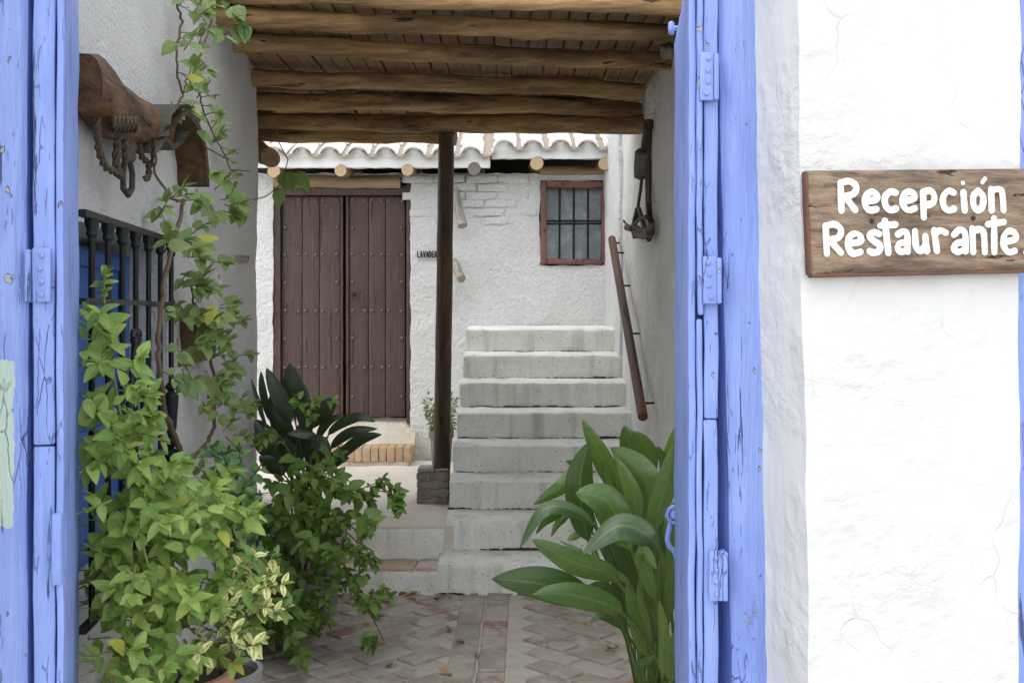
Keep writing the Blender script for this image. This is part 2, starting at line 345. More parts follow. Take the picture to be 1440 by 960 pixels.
# ------------------------------------------------------------------ geometry of the place
# passage: left wall line X = -.716 - .106 Y, right wall X = .745, facade turned 10 degrees
def LX(D, p=0): return -.716 + p - .106 * D
def onL(px, py, p=0):                          # pixel -> point p metres off the left wall
    D = (.716 - p) / ((720 - px) / F - .106); return P(px, py, D)
LDIR = Vector((-.106, 1, 0)).normalized(); LN = Vector((1, .106, 0)).normalized()
A10 = R(10); U = Vector((math.cos(A10), math.sin(A10), 0)); N = Vector((-math.sin(A10), math.cos(A10), 0))
O0 = Vector((.462, 2.0, 0))                    # outer edge of the right door post, frame plane
def fac(s, t, z): return O0 + U * s + N * t + Vector((0, 0, z))
FM = frame(fac(0, -.18, 0), U)                 # local x along the facade, y inwards, z up

# setting: street, brick floor, landing
mb = MB(); mb.add([(-300, -300, -.06), (300, -300, -.06), (300, 300, -.06), (-300, 300, -.06)], [(0, 1, 2, 3)])
struct(mb.build('ground', M_STREET))
mb = MB(); mb.box((-.55, 3.9, -.031), (3.2, 3.9, .05)); floor = struct(mb.build('brick_floor', M_MORT, base=(-.3, 4, -.006)))
bricks = []
for k in range(3):
    b = MB(); b.rbox(Matrix.Translation((-.121, -.0585, -.02)), (.242, .117, .024), .06, .007, .004, 18, k); me = b.mesh('brick', sharp=50); me.materials.append(M_FBRICK); bricks.append(me)
def lay(x, y, a, dz=0):
    inst('brick', bricks[rnd.randrange(3)], floor, Matrix.Translation((x, y, dz + rnd.uniform(-.0035, .003))) @ Euler((rnd.uniform(-.008, .008), rnd.uniform(-.008, .008), a + rnd.uniform(-.015, .015))).to_matrix().to_4x4() @ Matrix.Scale(.985 + rnd.uniform(-.02, .015), 4))
for c, x in enumerate((-.196, -.070)):
    for i in range(9): lay(x - (5.6 - (3.45 + i * .25)) * .012, 3.45 + i * .25 + c * .06, R(90))
def in_view(x, y): return y > 3.75 and y < 5.60
for side in (-1, 1):
    ang = R(45) if side < 0 else R(-45)
    d = Vector((math.cos(ang), math.sin(ang))); q = Vector((-d.y, d.x)); o = Vector((-.9, 4.6)) if side < 0 else Vector((.35, 4.6))
    for i in range(-9, 10):
        for j in range(-13, 14):
            p = o + d * ((i + (.5 if j % 2 else 0)) * .252) + q * (j * .126)
            if in_view(p.x, p.y) and (( -1.50 < p.x < -.36) if side < 0 else (.09 < p.x < .70)): lay(p.x, p.y, ang)
mb = MB(); hwall(mb, Matrix.Translation((-2.9, 5.86, .3)) @ Matrix(((1, 0, 0, 0), (0, 0, 1, 0), (0, -1, 0, 0), (0, 0, 0, 1))), 2.58, 2.6, .34, seg=.05, amp=.008, edge=.006, seed=3)
land = struct(mb.build('landing', M_LAND, base=(-1, 7, 0)))
mb = MB(); mb.rbox(Matrix.Translation((-2.9, 5.835, -.03)), (2.53, .03, .315), .04, .008, .004, seed=5); struct(mb.build('landing_riser', M_STEP, base=(-1, 5.85, 0)))
mb = MB(); mb.rbox(Matrix.Translation((-2.9, 5.60, -.03)), (2.52, .26, .145), .04, .012, .005, seed=6); ledge = struct(mb.build('lower_step', M_STEP, base=(-1, 5.7, 0)))
for i in range(9):
    b = MB(); x = -.50 - i * .215; b.rbox(Matrix.Translation((x, 5.612, .10)), (.205, .22, .032), .05, .008, .004, seed=i + 20); b.build('brick', M_LBRICK, ledge)

# facade wall (opening for the double door, unseen lintel left out to let light in, second opening at the right)
def fwarp(u, v):
    k = max(0, 1 - abs(u) / .35) if u > 0 else 1.0
    return u - .019 * (v - 1.4) * (k if u <= .35 else 0), v
mb = MB(); hwall(mb, FM, 2.6, 2.2, .33, [(-1.37, 0, 0, 2.2), (.405, 1.35, 0, 2.1)], seg=.03, amp=.007, edge=.004, fr=6, seed=1, warp=fwarp, u0=-4.2)
fwall = mb.build('facade_wall', M_FAC, base=fac(.2, -.1, 0)); tag(fwall, 'bright whitewashed outer wall around the blue doorway, carrying the wooden sign', 'wall')

# passage walls
LM = Matrix.Translation((LX(1.93), 1.93, 0)) @ Matrix(((LDIR.x, -LN.x, 0, 0), (LDIR.y, -LN.y, 0, 0), (0, 0, 1, 0), (0, 0, 0, 1)))
LL = (5.5 - 1.93) / LDIR.y
def du(D): return (D - 1.93) / LDIR.y
mb = MB(); hwall(mb, LM, LL, 2.70, .40, [(du(2.2), du(3.36), .78, 1.665)], seg=.03, amp=.010, edge=.006, fr=6, seed=2)
lwall = mb.build('passage_wall', M_LW, base=(-1.2, 3.8, 0)); tag(lwall, 'rough grey-white passage wall with the barred window and climbing vine', 'wall')
mb = MB(); mb.rbox(Matrix.Translation((-2.05, 5.5, 0)), (.42, 1.25, 2.72), .06, .01, .006); tag(mb.build('wall_return', M_LW, base=(-1.85, 6.1, 0)), 'whitewashed pier behind the wall corner that carries the beam ends', 'wall')
RM = frame((.745, 7.28, 0), (0, -1, 0)); RM = Matrix(((0, 1, 0, .745), (-1, 0, 0, 7.28), (0, 0, 1, 0), (0, 0, 0, 1)))
mb = MB(); hwall(mb, RM, 3.5, 2.76, .35, seg=.035, amp=.014, edge=.008, fr=5, seed=4)
rwall = mb.build('side_wall', M_RW, base=(.9, 5, 0)); tag(rwall, 'grey-white passage wall behind the handrail and the hanging bridle', 'wall')
mb = MB(); mb.rbox(Matrix.Translation((.76, 2.2, 0)), (.3, 1.585, .95), .06, .02, .01, 8, 4); tag(mb.build('light_gap_wall', M_RW, base=(.9, 3, 0)), 'unseen whitewashed wall kept low to let light in, behind the large aspidistra and the open door leaf', 'wall')  # out of view; height invented low so skylight reaches the passage
RM2 = Matrix(((0, 1, 0, .728), (-1, 0, 0, 8.62), (0, 0, 1, 0), (0, 0, 0, 1)))
mb = MB(); hwall(mb, RM2, 1.335, 3.0, .37, seg=.035, amp=.016, edge=.012, fr=6, seed=5)
tag(mb.build('courtyard_side_wall', M_BW, base=(.9, 8, 0)), 'bright white wall end between the small window and the handrail top', 'wall')

# courtyard back wall with openings for door and window
BD = 8.5
def bx(px): return (px - 720) * BD / F
def bz(py): return EYE + (HOR - py) * BD / F
BM = frame((0, BD, 0), (1, 0, 0))
mb = MB(); hwall(mb, BM, .80, 2.56, .35, [(bx(384), bx(577), .3, 2.52), (bx(759), bx(856), bz(373), bz(254))], seg=.035, amp=.016, edge=.012, fr=8, seed=8, u0=-3.2, fine=.6)
bwall = mb.build('courtyard_wall', M_BW, base=(-.6, BD, 0)); tag(bwall, 'bright rough whitewashed courtyard wall with brown double door and small window', 'wall')
wb = []
for k in range(4):                                # painted bricks showing through above the rough coat
    b = MB(); b.rbox(Matrix.Translation((-.12, -.01, -.029)), (.24, .04, .058), .06, .006, .006, 20, k + 40); me = b.mesh('brick', sharp=50); me.materials.append(M_BW); wb.append(me)
for row in range(6):
    z = 2.515 - row * .066
    for i in range(6):
        x = bx(566) + .12 + i * .252 + (.09 if row % 2 else 0) - (.0 if row < 3 else -.06)
        if x > bx(748) or (row > 3 and rnd.random() < .35): continue
        inst('brick', wb[rnd.randrange(4)], bwall, Matrix.Translation((x, BD - .004 - rnd.uniform(0, .006), z + rnd.uniform(-.004, .004))) @ Euler((0, rnd.uniform(-.02, .02), 0)).to_matrix().to_4x4())

# strokes (hand lettering)
def stroke(mb, pts, hw, n, depth=.004, flat=.45):
    """rounded raised stroke lying on the plane with normal n"""
    pts = [Vector(p) for p in pts]; sm = []
    if len(pts) > 2:
        for i in range(len(pts) - 1):
            p0 = pts[max(i - 1, 0)]; p1 = pts[i]; p2 = pts[i + 1]; p3 = pts[min(i + 2, len(pts) - 1)]
            for k in range(5):
                t = k / 5; sm.append(.5 * ((2 * p1) + (p2 - p0) * t + (2 * p0 - 5 * p1 + 4 * p2 - p3) * t * t + (3 * p1 - p0 - 3 * p2 + p3) * t ** 3))
        sm.append(pts[-1])
    else: sm = [pts[0].lerp(pts[1], k / 6) for k in range(7)]
    d0 = (sm[1] - sm[0]).normalized(); d1 = (sm[-1] - sm[-2]).normalized()
    path = []; rad = []
    for a in (1.0, .87, .5): path.append(sm[0] - d0 * hw * a); rad.append(hw * math.sqrt(max(0.02, 1 - a * a)))
    for p in sm: path.append(p); rad.append(hw * (1 + .17 * nz(p, 70) + .10 * nz(p, 190)))
    for a in (.5, .87, 1.0): path.append(sm[-1] + d1 * hw * a); rad.append(hw * math.sqrt(max(0.02, 1 - a * a)))
    m = len(path); prof = [(-1, 0), (-.93, .6), (-.6, 1), (0, 1.08), (.6, 1), (.93, .6), (1, 0)]; vs = []; fs = []; k = len(prof)
    for i, p in enumerate(path):
        t = (path[min(i + 1, m - 1)] - path[max(i - 1, 0)]).normalized(); sdir = t.cross(n).normalized()
        for a, h in prof: vs.append(p + sdir * a * rad[i] + n * (h * depth * min(1, rad[i] / hw + .1)))
    for i in range(m - 1):
        for j in range(k - 1): fs.append((i * k + j, i * k + j + 1, (i + 1) * k + j + 1, (i + 1) * k + j))
    mb.add(vs, fs)
GLY = {'L': [[(0, 1), (0, 0), (.6, 0)]], 'A': [[(0, 0), (.35, 1)], [(.35, 1), (.7, 0)], [(.12, .35), (.58, .35)]], 'V': [[(0, 1), (.35, 0)], [(.35, 0), (.7, 1)]],
       'D': [[(0, 0), (0, 1), (.45, .85), (.6, .5), (.45, .12), (0, 0)]], 'E': [[(.55, 1), (0, 1)], [(0, 1), (0, 0)], [(0, 0), (.55, 0)], [(0, .5), (.45, .5)]],
       'R': [[(0, 0), (0, 1)], [(0, 1), (.5, .9), (.5, .6), (0, .5)], [(.1, .5), (.6, 0)]], 'O': [[(.3, 1), (0, .5), (.3, 0), (.62, .5), (.3, 1)]]}
mb = MB(); x = bx(587.5); h = .043
for ch in 'LAVADERO':
    for st in GLY[ch]: stroke(mb, [(x + a * h * .5, BD - .012, bz(361.5) + b * h) for a, b in st], .0042, Vector((0, -1, 0)), .006)
    x += h * .53
mb.build('painted_lettering', M_BLACK, bwall)

# brown double door
DW = 8.56
def dx(px): return (px - 720) * DW / F
def dz(py): return EYE + (HOR - py) * DW / F
door = thing('plank_door', 'brown studded plank double door in the whitewashed courtyard wall', 'door', (dx(480), DW, dz(586)))
zb, zt = dz(586), dz(276)
mb = MB(); mb.rbox(Matrix.Translation((dx(383), DW - .04, zb - .05)), (dx(395.5) - dx(383), .12, zt - zb + .14), .08, .004, .002)
mb.build('door_frame', M_DOOR, door)
mb = MB(); mb.rbox(Matrix.Translation((dx(572), DW - .04, zb - .05)), (.07, .12, zt - zb + .14), .08, .004, .002); mb.build('door_frame', M_DOOR, door)
mb = MB(); mb.rbox(Matrix.Translation((dx(395.5), DW - .045, zt + .004)), (dx(572) - dx(395.5), .12, .075), .08, .004, .002); mb.build('door_frame', M_DOOR, door)
mb = MB(); mb.box((dx(484), DW + .09, (zb + zt) / 2), (1.2, .02, 2.0)); mb.build('shade_backing', M_DARK, door)  # near-black sheet paints the shade behind the door gaps
for cols in ([(396, 425), (425, 449), (449, 479), (479, 483)], [(486.5, 491), (491, 518), (518, 542), (542, 570)]):
    lf = None
    for (a, b) in cols:
        m = MB(); wide = b - a > 8
        m.rbox(Matrix.Translation((dx(a) + .002, DW - (.0 if wide else .016), zb + rnd.uniform(0, .008))), (dx(b) - dx(a) - .004, .045, zt - zb - .004), .12, .005, .0025, 10, int(a))
        if lf is None:
            f = MB(); f.box(((dx(cols[0][0]) + dx(cols[-1][1])) / 2, DW + .06, (zb + zt) / 2), (dx(cols[-1][1]) - dx(cols[0][0]) - .01, .025, zt - zb - .02)); lf = f.build('door_leaf', M_DOOR, door)
        m.build('plank', M_DOOR, lf)
    st = MB(); cw = [c for c in cols if c[1] - c[0] > 8]
    def stud(px, py):
        c = Vector((dx(px), DW - .001, dz(py)))
        for r0, y0, r1, y1 in ((.0145, 0, .013, -.008), (.013, -.008, .007, -.014), (.007, -.014, .0005, -.015)):
            n_ = 8; vs = [c + Vector((r0 * math.cos(2 * math.pi * k / n_), y0, r0 * math.sin(2 * math.pi * k / n_))) for k in range(n_)] + [c + Vector((r1 * math.cos(2 * math.pi * k / n_), y1, r1 * math.sin(2 * math.pi * k / n_))) for k in range(n_)]
            st.add(vs, [(k, (k + 1) % n_, n_ + (k + 1) % n_, n_ + k) for k in range(n_)])
    for y in (282, 358, 437, 516): [stud(p + rnd.uniform(-.6, .6), y + rnd.uniform(-.8, .8)) for a, b in cw for p in (a + 5, b - 5)]
    for y in (320, 397, 476, 557): [stud(p, y + rnd.uniform(-.8, .8)) for p in (cw[0][0] + 5, cw[-1][1] - 5)]
    st.build('studs', M_STUD, lf)
m = MB(); kp = Vector((dx(497), DW - .006, dz(413))); m.lathe(kp, [(.012, -.012), (.016, 0), (.012, .012)], 10)
m.tube([kp + Vector((-.02, -.01, .01)), kp + Vector((0, -.03, -.018)), kp + Vector((.025, -.012, .012))], .005, 6); m.build('lock', M_RUST, door)
# threshold: plaster slope over brick step
mb = MB(); hwall(mb, Matrix.Translation((dx(386), 8.36, .44)) @ Matrix(((1, 0, 0, 0), (0, .12, .80, 0), (0, -.80, .55, 0), (0, 0, 0, 1))), dx(586) - dx(386), .34, .12, seg=.03, amp=.012, edge=.008, fr=9, seed=12)
thr = mb.build('threshold_slope', M_CREAM, base=(dx(480), 8.4, .3)); tag(thr, 'worn cream plaster threshold sloping up to the brown double door', 'threshold')
bs = thing('brick_step', 'low brick step with a row of upright bricks below the brown door', 'step', (dx(500), 8.3, .3))
m = MB(); m.rbox(Matrix.Translation((dx(410), 8.17, .285)), (dx(582) - dx(410), .3, .05), .05, .008, .005, seed=3); m.build('base_course', M_CREAM, bs)
i = 0; x = dx(412)
while x < dx(580):
    wd = rnd.uniform(.052, .062); m = MB(); m.rbox(Matrix.Translation((x, 8.155 + rnd.uniform(0, .008), .335)), (wd, .26, .112 + rnd.uniform(-.004, .004)), .06, .006, .004, seed=60 + i); m.build('brick', M_SBRICK, bs); x += wd + .004; i += 1

# small barred window
wn = thing('barred_window', 'small window with reddish brown frame and dark iron bars', 'window', (bx(808), BD, bz(371)))
wx0, wx1, wz0, wz1 = bx(760), bx(855), bz(371.5), bz(255)
fw = .05
for (x0, x1, z0, z1) in ((wx0, wx0 + fw, wz0, wz1), (wx1 - fw, wx1, wz0, wz1), (wx0 + fw, wx1 - fw, wz0, wz0 + .04), (wx0 + fw, wx1 - fw, wz1 - .052, wz1)):
    m = MB(); m.rbox(Matrix.Translation((x0, BD - .022, z0)), (x1 - x0, .11, z1 - z0), .05, .008, .008, 12, int(x0 * 50)); m.build('frame', M_WFR, wn)
m = MB(); m.box(((wx0 + wx1) / 2, BD + .075, (wz0 + wz1) / 2), (wx1 - wx0 - .06, .008, wz1 - wz0 - .06)); pane = m.build('pane', M_GLASS, wn)
m = MB(); m.box(((wx0 + wx1) / 2, BD + .068, (wz0 + wz1) / 2 + .02), (wx1 - wx0 - .1, .02, .016)); m.build('glazing_bar', M_RUST, wn)
for px in (787, 807, 827):
    m = MB(); m.tube([(bx(px), BD + .03, wz0 + .02), (bx(px) + .002, BD + .03, wz1 - .03)], .0085, 6); m.build('bar', M_IRON, wn)
m = MB(); m.tube([(wx0 + .03, BD + .022, bz(314.5)), (wx1 - .03, BD + .022, bz(314.5))], .007, 6); m.build('crossbar', M_IRON, wn)
for (a, b, pxs) in ((386, 563, 474), (759, 853, 806)):
    m = MB(); z = 2.495 if a < 500 else bz(240)
    n_ = 14; m.tube([(bx(a) + (bx(b) - bx(a)) * k / n_, BD + .005, z + .006 * nz((k, a, 0), .7)) for k in range(n_ + 1)], .052 if a < 500 else .036, 10, wob=.15)
    tag(m.build('wooden_lintel', M_LOGV, base=(bx(pxs), BD, z)), 'bare log lintel above the brown double door' if a < 500 else 'short log lintel above the small barred window', 'lintel')
# sticks in the wall beside the post
m = MB(); m.tube([P(640, 268, 8.49), P(645, 296, 8.42), P(650, 318, 8.36)], [.03, .032, .042], 8, wob=.3); tag(m.build('wall_stick', M_STICK, base=P(645, 296, 8.45)), 'split grey stick slanting down on the white wall beside the post', 'stick')
m = MB(); m.tube([P(638, 368, 8.5), P(645, 384, 8.4), P(649, 392, 8.33)], [.033, .035, .034], 10, wob=.1); tag(m.build('wall_peg', M_STICK, base=P(645, 384, 8.45)), 'pale round wooden peg low on the white wall beside the post', 'peg')

# tiled eaves
roof = thing('tiled_roof', 'whitewashed barrel tile eaves over the courtyard wall', 'roof', (-.6, 8.4, 2.6))
def eave(xa, xb, zf, n, D0, hF, yoff):
    m = MB(); m.rbox(Matrix.Translation((xa, D0, zf)), (xb - xa, .05, hF), .05, .006, .006, seed=n); m.build('fascia', M_FASC, roof)
    m = MB(); m.add([(xa, D0 + .03, zf + hF - .01), (xb, D0 + .03, zf + hF - .01), (xb, D0 + 2.0, zf + hF + .72), (xa, D0 + 2.0, zf + hF + .72), (xa, D0 + .03, zf + hF - .05), (xb, D0 + .03, zf + hF - .05), (xb, D0 + 2.0, zf + hF + .67), (xa, D0 + 2.0, zf + hF + .67)], [(0, 1, 2, 3), (7, 6, 5, 4), (0, 4, 5, 1), (1, 5, 6, 2), (2, 6, 7, 3), (3, 7, 4, 0)]); m.build('roof_deck', M_DEBRIS, roof)
    pit = .212; k = int((xb - xa) / pit); sl = math.atan2(.73, 1.97)
    for r in range(4):
        for i in range(k + 1):
            x = xa + .10 + i * pit
            if x > xb - .03: continue
            Mx = Matrix.Translation((x + rnd.uniform(-.006, .006), D0 - .05 + r * .33 * math.cos(sl), zf + hF + r * .33 * math.sin(sl) + rnd.uniform(-.005, .005))) @ Euler((sl, rnd.uniform(-.05, .05), rnd.uniform(-.03, .03))).to_matrix().to_4x4()
            inst('cover_tile', COVER, roof, Mx)
            if r == 0: inst('mortar_plug', PLUG, roof, Mx)
            inst('pan_tile', PAN, roof, Matrix.Translation((pit / 2, .0, -.012)) @ Mx)
def tile(r, L, th, up, seed):
    m = MB(); n = 10; vs = []; fs = []
    for j in range(4):
        for lay_ in (0, 1):
            for k in range(n + 1):
                q = math.pi * (.10 + .8 * k / n); rr = (r - (th if lay_ else 0)) * (1 - .12 * j / 3); h = math.sin(q) * rr - (r * .31)
                p = Vector((-math.cos(q) * rr, L * j / 3, h if up else -h * .8 + .03)); p += Vector((0, 1, 1)) * .004 * nz(p, 20, seed); vs.append(p)
    w_ = 2 * (n + 1)
    for j in range(3):
        for k in range(n):
            a = j * w_ + k; fs.append((a, a + 1, a + w_ + 1, a + w_)); a += n + 1; fs.append((a + w_, a + w_ + 1, a + 1, a))
        for k in (0, n): a = j * w_ + k; fs.append((a, a + w_, a + w_ + n + 1, a + n + 1))
    for j in (0, 3):
        for k in range(n): a = j * w_ + k; fs.append((a, a + n + 1, a + n + 2, a + 1))
    m.add(vs, fs); me = m.mesh('tile', sharp=50); me.materials.append(M_TILE if up else M_DEBRIS); return me
COVER = tile(.095, .42, .016, True, 1); PAN = tile(.085, .42, .014, False, 2)
ED = 8.2
m = MB(); q_ = [(.084 * -math.cos(math.pi * (.1 + .8 * k / 8)), .088 * math.sin(math.pi * (.1 + .8 * k / 8)) - .031) for k in range(9)] + [(.084, -.05), (-.084, -.05)]
m.add([(a, .035, b) for a, b in q_] + [(a, .07, b) for a, b in q_], [tuple(range(11)), tuple(range(11, 22))[::-1]] + [(k, k + 11, (k + 1) % 11 + 11, (k + 1) % 11) for k in range(11)]); PLUG = m.mesh('mortar_plug'); PLUG.materials.append(M_FASC)
def ex(px): return (px - 720) * ED / F
def ez(py): return EYE + (HOR - py) * ED / F
eave(ex(330), ex(689), ez(236), 1, ED, .10, 0); eave(ex(691), ex(872), ez(223), 2, ED + .01, .085, 0)
for px, py, r, mt in ((385, 241, 9, M_END), (479, 240, 8.6, M_END), (573, 239, 8.6, M_END), (667, 237, 9.2, M_ENDG), (755, 229.5, 9.4, M_END), (851, 230, 9.2, M_END)):
    m = MB(); r *= ED / F; c = P(px, py, ED + .0)
    m.tube([c + Vector((rnd.uniform(-.01, .01), .9 * k / 5 , .9 * k / 5 * .1)) for k in range(6)], r, 14, cap=False, wob=.06, seed=px); rf = m.build('rafter', M_LOGV, roof)
    m = MB(); m.tube([c + Vector((0, -.004, 0)), c + Vector((0, .02, 0))], r * .985, 14); m.build('rafter_end', mt, rf)
m = MB(); m.box((-.9, 9.6, 3.2), (4.6, .1, 1.6)); m.box((-.9, 9.3, 2.2), (4.6, .05, 1.2)); m.build('loft_shade_boxes', M_DARK, roof)  # near-black boxes added to paint the unlit space under the eaves

# stairs
stair = thing('staircase', 'worn whitewashed plaster staircase of eight steps rising beside the post', 'stairs', (.2, 5.6, 0))
LE = [-.392, -.366, -.358, -.352, -.346, -.340, -.334, -.326]
for i in range(8):
    def wrp(p, i=i):
        f = max(0, 1 - p.y / .27); return Vector((p.x, p.y, p.z - (.014 * f if p.z > .1 else 0)))
    m = MB(); m.rbox(Matrix.Translation((LE[i], 5.60 + .28 * i, .17 * i - .03)), (.775 - LE[i], 8.53 - (5.6 + .28 * i) - i * .004, .20), .045, .014, .007, 9, i + 70, wrp); m.build('step', M_STEP, stair)
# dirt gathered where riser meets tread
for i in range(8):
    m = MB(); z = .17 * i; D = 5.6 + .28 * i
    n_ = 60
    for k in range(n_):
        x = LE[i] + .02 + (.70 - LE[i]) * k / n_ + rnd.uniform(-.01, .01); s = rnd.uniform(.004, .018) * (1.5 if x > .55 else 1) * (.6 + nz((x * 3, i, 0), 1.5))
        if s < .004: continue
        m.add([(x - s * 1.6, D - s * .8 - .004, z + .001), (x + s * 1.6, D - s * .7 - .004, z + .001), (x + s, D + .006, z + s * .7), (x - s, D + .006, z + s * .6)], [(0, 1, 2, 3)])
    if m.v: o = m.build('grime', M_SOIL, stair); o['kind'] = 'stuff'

# post on its brick pedestal
ped = thing('brick_pedestal', 'small brick pedestal with a slate slab under the wooden post', 'pedestal', (-.47, 6.62, .3))
m = MB(); m.box((-.483, 6.65, .395), (.165, .17, .19)); m.build('mortar_core', M_MORT, ped)
for r in range(4):
    for k in range(2):
        wd = (.118, .068)[(r + k) % 2]; x = -.580 + (0 if k == 0 else (.118, .068)[(r) % 2] + .006)
        m = MB(); m.rbox(Matrix.Translation((x, 6.548 + rnd.uniform(0, .004), .298 + r * .049)), (wd, .2, .041), .05, .005, .003, seed=80 + r * 2 + k); m.build('brick', M_PBRICK, ped)
m = MB(); m.rbox(Matrix.Translation((-.575, 6.55, .494)), (.10, .19, .02), .04, .006, .006, seed=4); m.rbox(Matrix.Translation((-.47, 6.56, .495)), (.08, .18, .016), .04, .006, .006, seed=5); m.build('slab', M_SLATE, ped)
m = MB(); pb = P(621, 660, 6.63); pt = P(628, 190, 6.38); n_ = 26
m.tube([pb.lerp(pt, k / n_) + Vector((.006 * nz((0, 0, k * .3), 1), 0, 0)) for k in range(n_ + 1)], [.052 - .006 * k / n_ for k in range(n_ + 1)], 16, wob=.05)
tag(m.build('wooden_post', M_POST, base=pb), 'dark round wooden post standing on the brick pedestal by the stairs', 'post')

# ------------------------------------------------------------------ timber ceiling over the inner passage; unseen front bay left open to let light in
ceil = thing('timber_ceiling', 'passage ceiling of rough log beams under short boards', 'ceiling', (-.3, 5, 2.6))
H0 = 1.17
def bD(py, H=H0): return F * H / (HOR - py)
BE = [((250, -14), (1010, 10), .040), ((262, 26), (985, 47), .040), ((296, 61), (960, 88), .042), ((330, 108), (905, 127), .043), ((320, 139), (900, 153), .050), ((310, 170), (0, 0), .06)]
def log(p, q, r, seed, w=.020, n=30, ends=True):
    m = MB(); pts = []; rr = []
    for k in range(n + 1):
        t = k / n; c = p.lerp(q, t); c = c + Vector((0, w * nz((t * 3, seed, 0), 1.0), w * 1.2 * nz((t * 3.4, seed, 4), 1.0) + w * .35 * nz((t * 9, seed, 5), 1))); pts.append(c)
        rr.append(r * (1 + .14 * nz((t * 5, seed, 9), 1) + .07 * nz((t * 19, seed, 2), 1) + .22 * max(0, nz((t * 13, seed, 6), 1) - .45)))
    m.tube(pts, rr, 16, wob=.16, seed=seed); return m
for i, (a, b, r) in enumerate(BE):
    D1 = bD(a[1]); p = P(a[0], a[1], D1)
    if i < 5: D2 = bD(b[1]); q = P(b[0], b[1], D2)
    else: q = P(909, 177, 6.14)
    if i == 5: p = P(320, 170, 6.62)
    log(p, q, r if i < 5 else .053, i + 3).build('beam', M_BEAM, ceil)
log(P(320, 158, 6.78), P(900, 166, 6.48), .05, 35).build('beam', M_BEAM, ceil)  # log added to close the bright sky gap behind the last beam
log(P(320, 191, 6.62), P(641, 191, 6.50), .046, 31).build('beam', M_BEAM, ceil)
m = MB(); m.rbox(Matrix.Translation((-.037, 0, 0)), (.071, 2.55, .022), .3, .004, .003); bme = m.mesh('board'); bme.materials.append(M_BOARD)
x = -1.95; i = 0
while x < .95:
    inst('board', bme, ceil, Matrix.Translation((x, 4.10 + rnd.uniform(-.02, .02) + (x + .3) * -.10, 2.682 + rnd.uniform(0, .006))) @ Euler((rnd.uniform(-.0015, .0015), rnd.uniform(-.05, .05), rnd.uniform(-.004, .004))).to_matrix().to_4x4()); x += .0795; i += 1
m = MB(); m.rbox(Matrix.Translation((-2.1, 4.12, 2.725)), (3.3, 2.52, .10), .5, .01, .004); m.build('light_block_slab', M_MORT, ceil)  # unseen slab added above the boards to block skylight
log(P(932, 75, 4.93), P(990, 74, 5.0), .032, 77, n=8).build('beam_stub', M_STICK, ceil)
m = log(P(345, 200, 6.5), P(381, 222, 6.0), .055, 78, n=8); tag(m.build('broken_log', M_LOGV, base=P(350, 205, 6.4)), 'broken log end jutting out past the wall corner under the beams', 'log')

# ------------------------------------------------------------------ blue doorway: frame, leaves, hinges
def leanx(z): return -.019 * (z - 1.4)
def frame_post(name, s0, s1, t0, t1, chamfer, mat, label, lean, cside):
    m = MB(); zt_ = 2.2; n_ = 40; vs = []; fs = []
    c = chamfer
    sec = [(s0 + c, t0), (s1, t0), (s1, t1), (s0, t1), (s0, t0 + c)] if cside > 0 else [(s0, t0), (s1 - c, t0), (s1, t0 + c), (s1, t1), (s0, t1)]
    sub = []
    for i, (a, b) in enumerate(sec):
        a2, b2 = sec[(i + 1) % len(sec)]; k_ = 4 if math.hypot(a2 - a, b2 - b) > .03 else 2
        for k in range(k_): sub.append((a + (a2 - a) * k / k_, b + (b2 - b) * k / k_))
    for j in range(n_ + 1):
        z = zt_ * j / n_
        for (a, b) in sub:
            p = fac(a + (leanx(z) if lean else 0), b, z); p += U * .0035 * nz(p, 7, 3) + N * .003 * nz(p, 9, 6) + U * .0015 * nz(p, 30, 2); vs.append(p)
    k = len(sub)
    for j in range(n_):
        for q in range(k): fs.append((j * k + q, j * k + (q + 1) % k, (j + 1) * k + (q + 1) % k, (j + 1) * k + q))
    fs.append(tuple(range(k))[::-1]); fs.append(tuple(n_ * k + q for q in range(k))); m.add(vs, fs)
    return m
fr = thing('blue_door_frame', 'worn light blue wooden door frame set into the white outer wall', 'door frame', fac(-.68, .05, 0))
frame_post('post', -.061, .006, 0, .10, .022, M_BLUE, '', True, 1).build('door_post', M_BLUE, fr)
mL = frame_post('post', -1.376, -1.285, 0, .10, .016, M_BLUEL, '', False, -1)
bL = fac(-1.30, 0, 0)
fo = thing_l = None
pl = mL.build('door_post', M_BLUEL, None, base=bL); pl.parent = fr; pl.location = bL - ORG[fr.name]
m = MB(); m.rbox(FM @ Matrix.Translation((-1.278, .19, 2.115)), (1.2, .08, .075), .1, .006, .003); m.build('head_rail', M_BLUE, fr)

def leaf_door(name, label, near, far_dir, L, th, side, mats, knots):
    """open door leaf; near = corner nearest the opening, far_dir = direction along the leaf, side=+1 leaf body lies to +x of the inner face"""
    d = Vector(far_dir).normalized(); e = Vector((d.y, -d.x, 0)) * side
    t = thing(name, label, 'door', (near.x, near.y, 0), 'open leaves of the blue double door')
    def slab(nm, off, wd, y0, y1, z0, z1, seed, amp=.0028, r=.004):
        m = MB(); o = near + e * off + d * y0; o = Vector((o.x, o.y, z0))
        if side > 0: Mx = Matrix(((e.x, d.x, 0, o.x), (e.y, d.y, 0, o.y), (0, 0, 1, o.z), (0, 0, 0, 1)))
        else: o2 = o + e * wd; Mx = Matrix(((-e.x, d.x, 0, o2.x), (-e.y, d.y, 0, o2.y), (0, 0, 1, o2.z), (0, 0, 0, 1)))
        m.rbox(Mx, (wd, y1 - y0, z1 - z0), .045, r, amp, 12, seed); return m.build(nm, M_BLUE, t)
    return t, slab, d, e
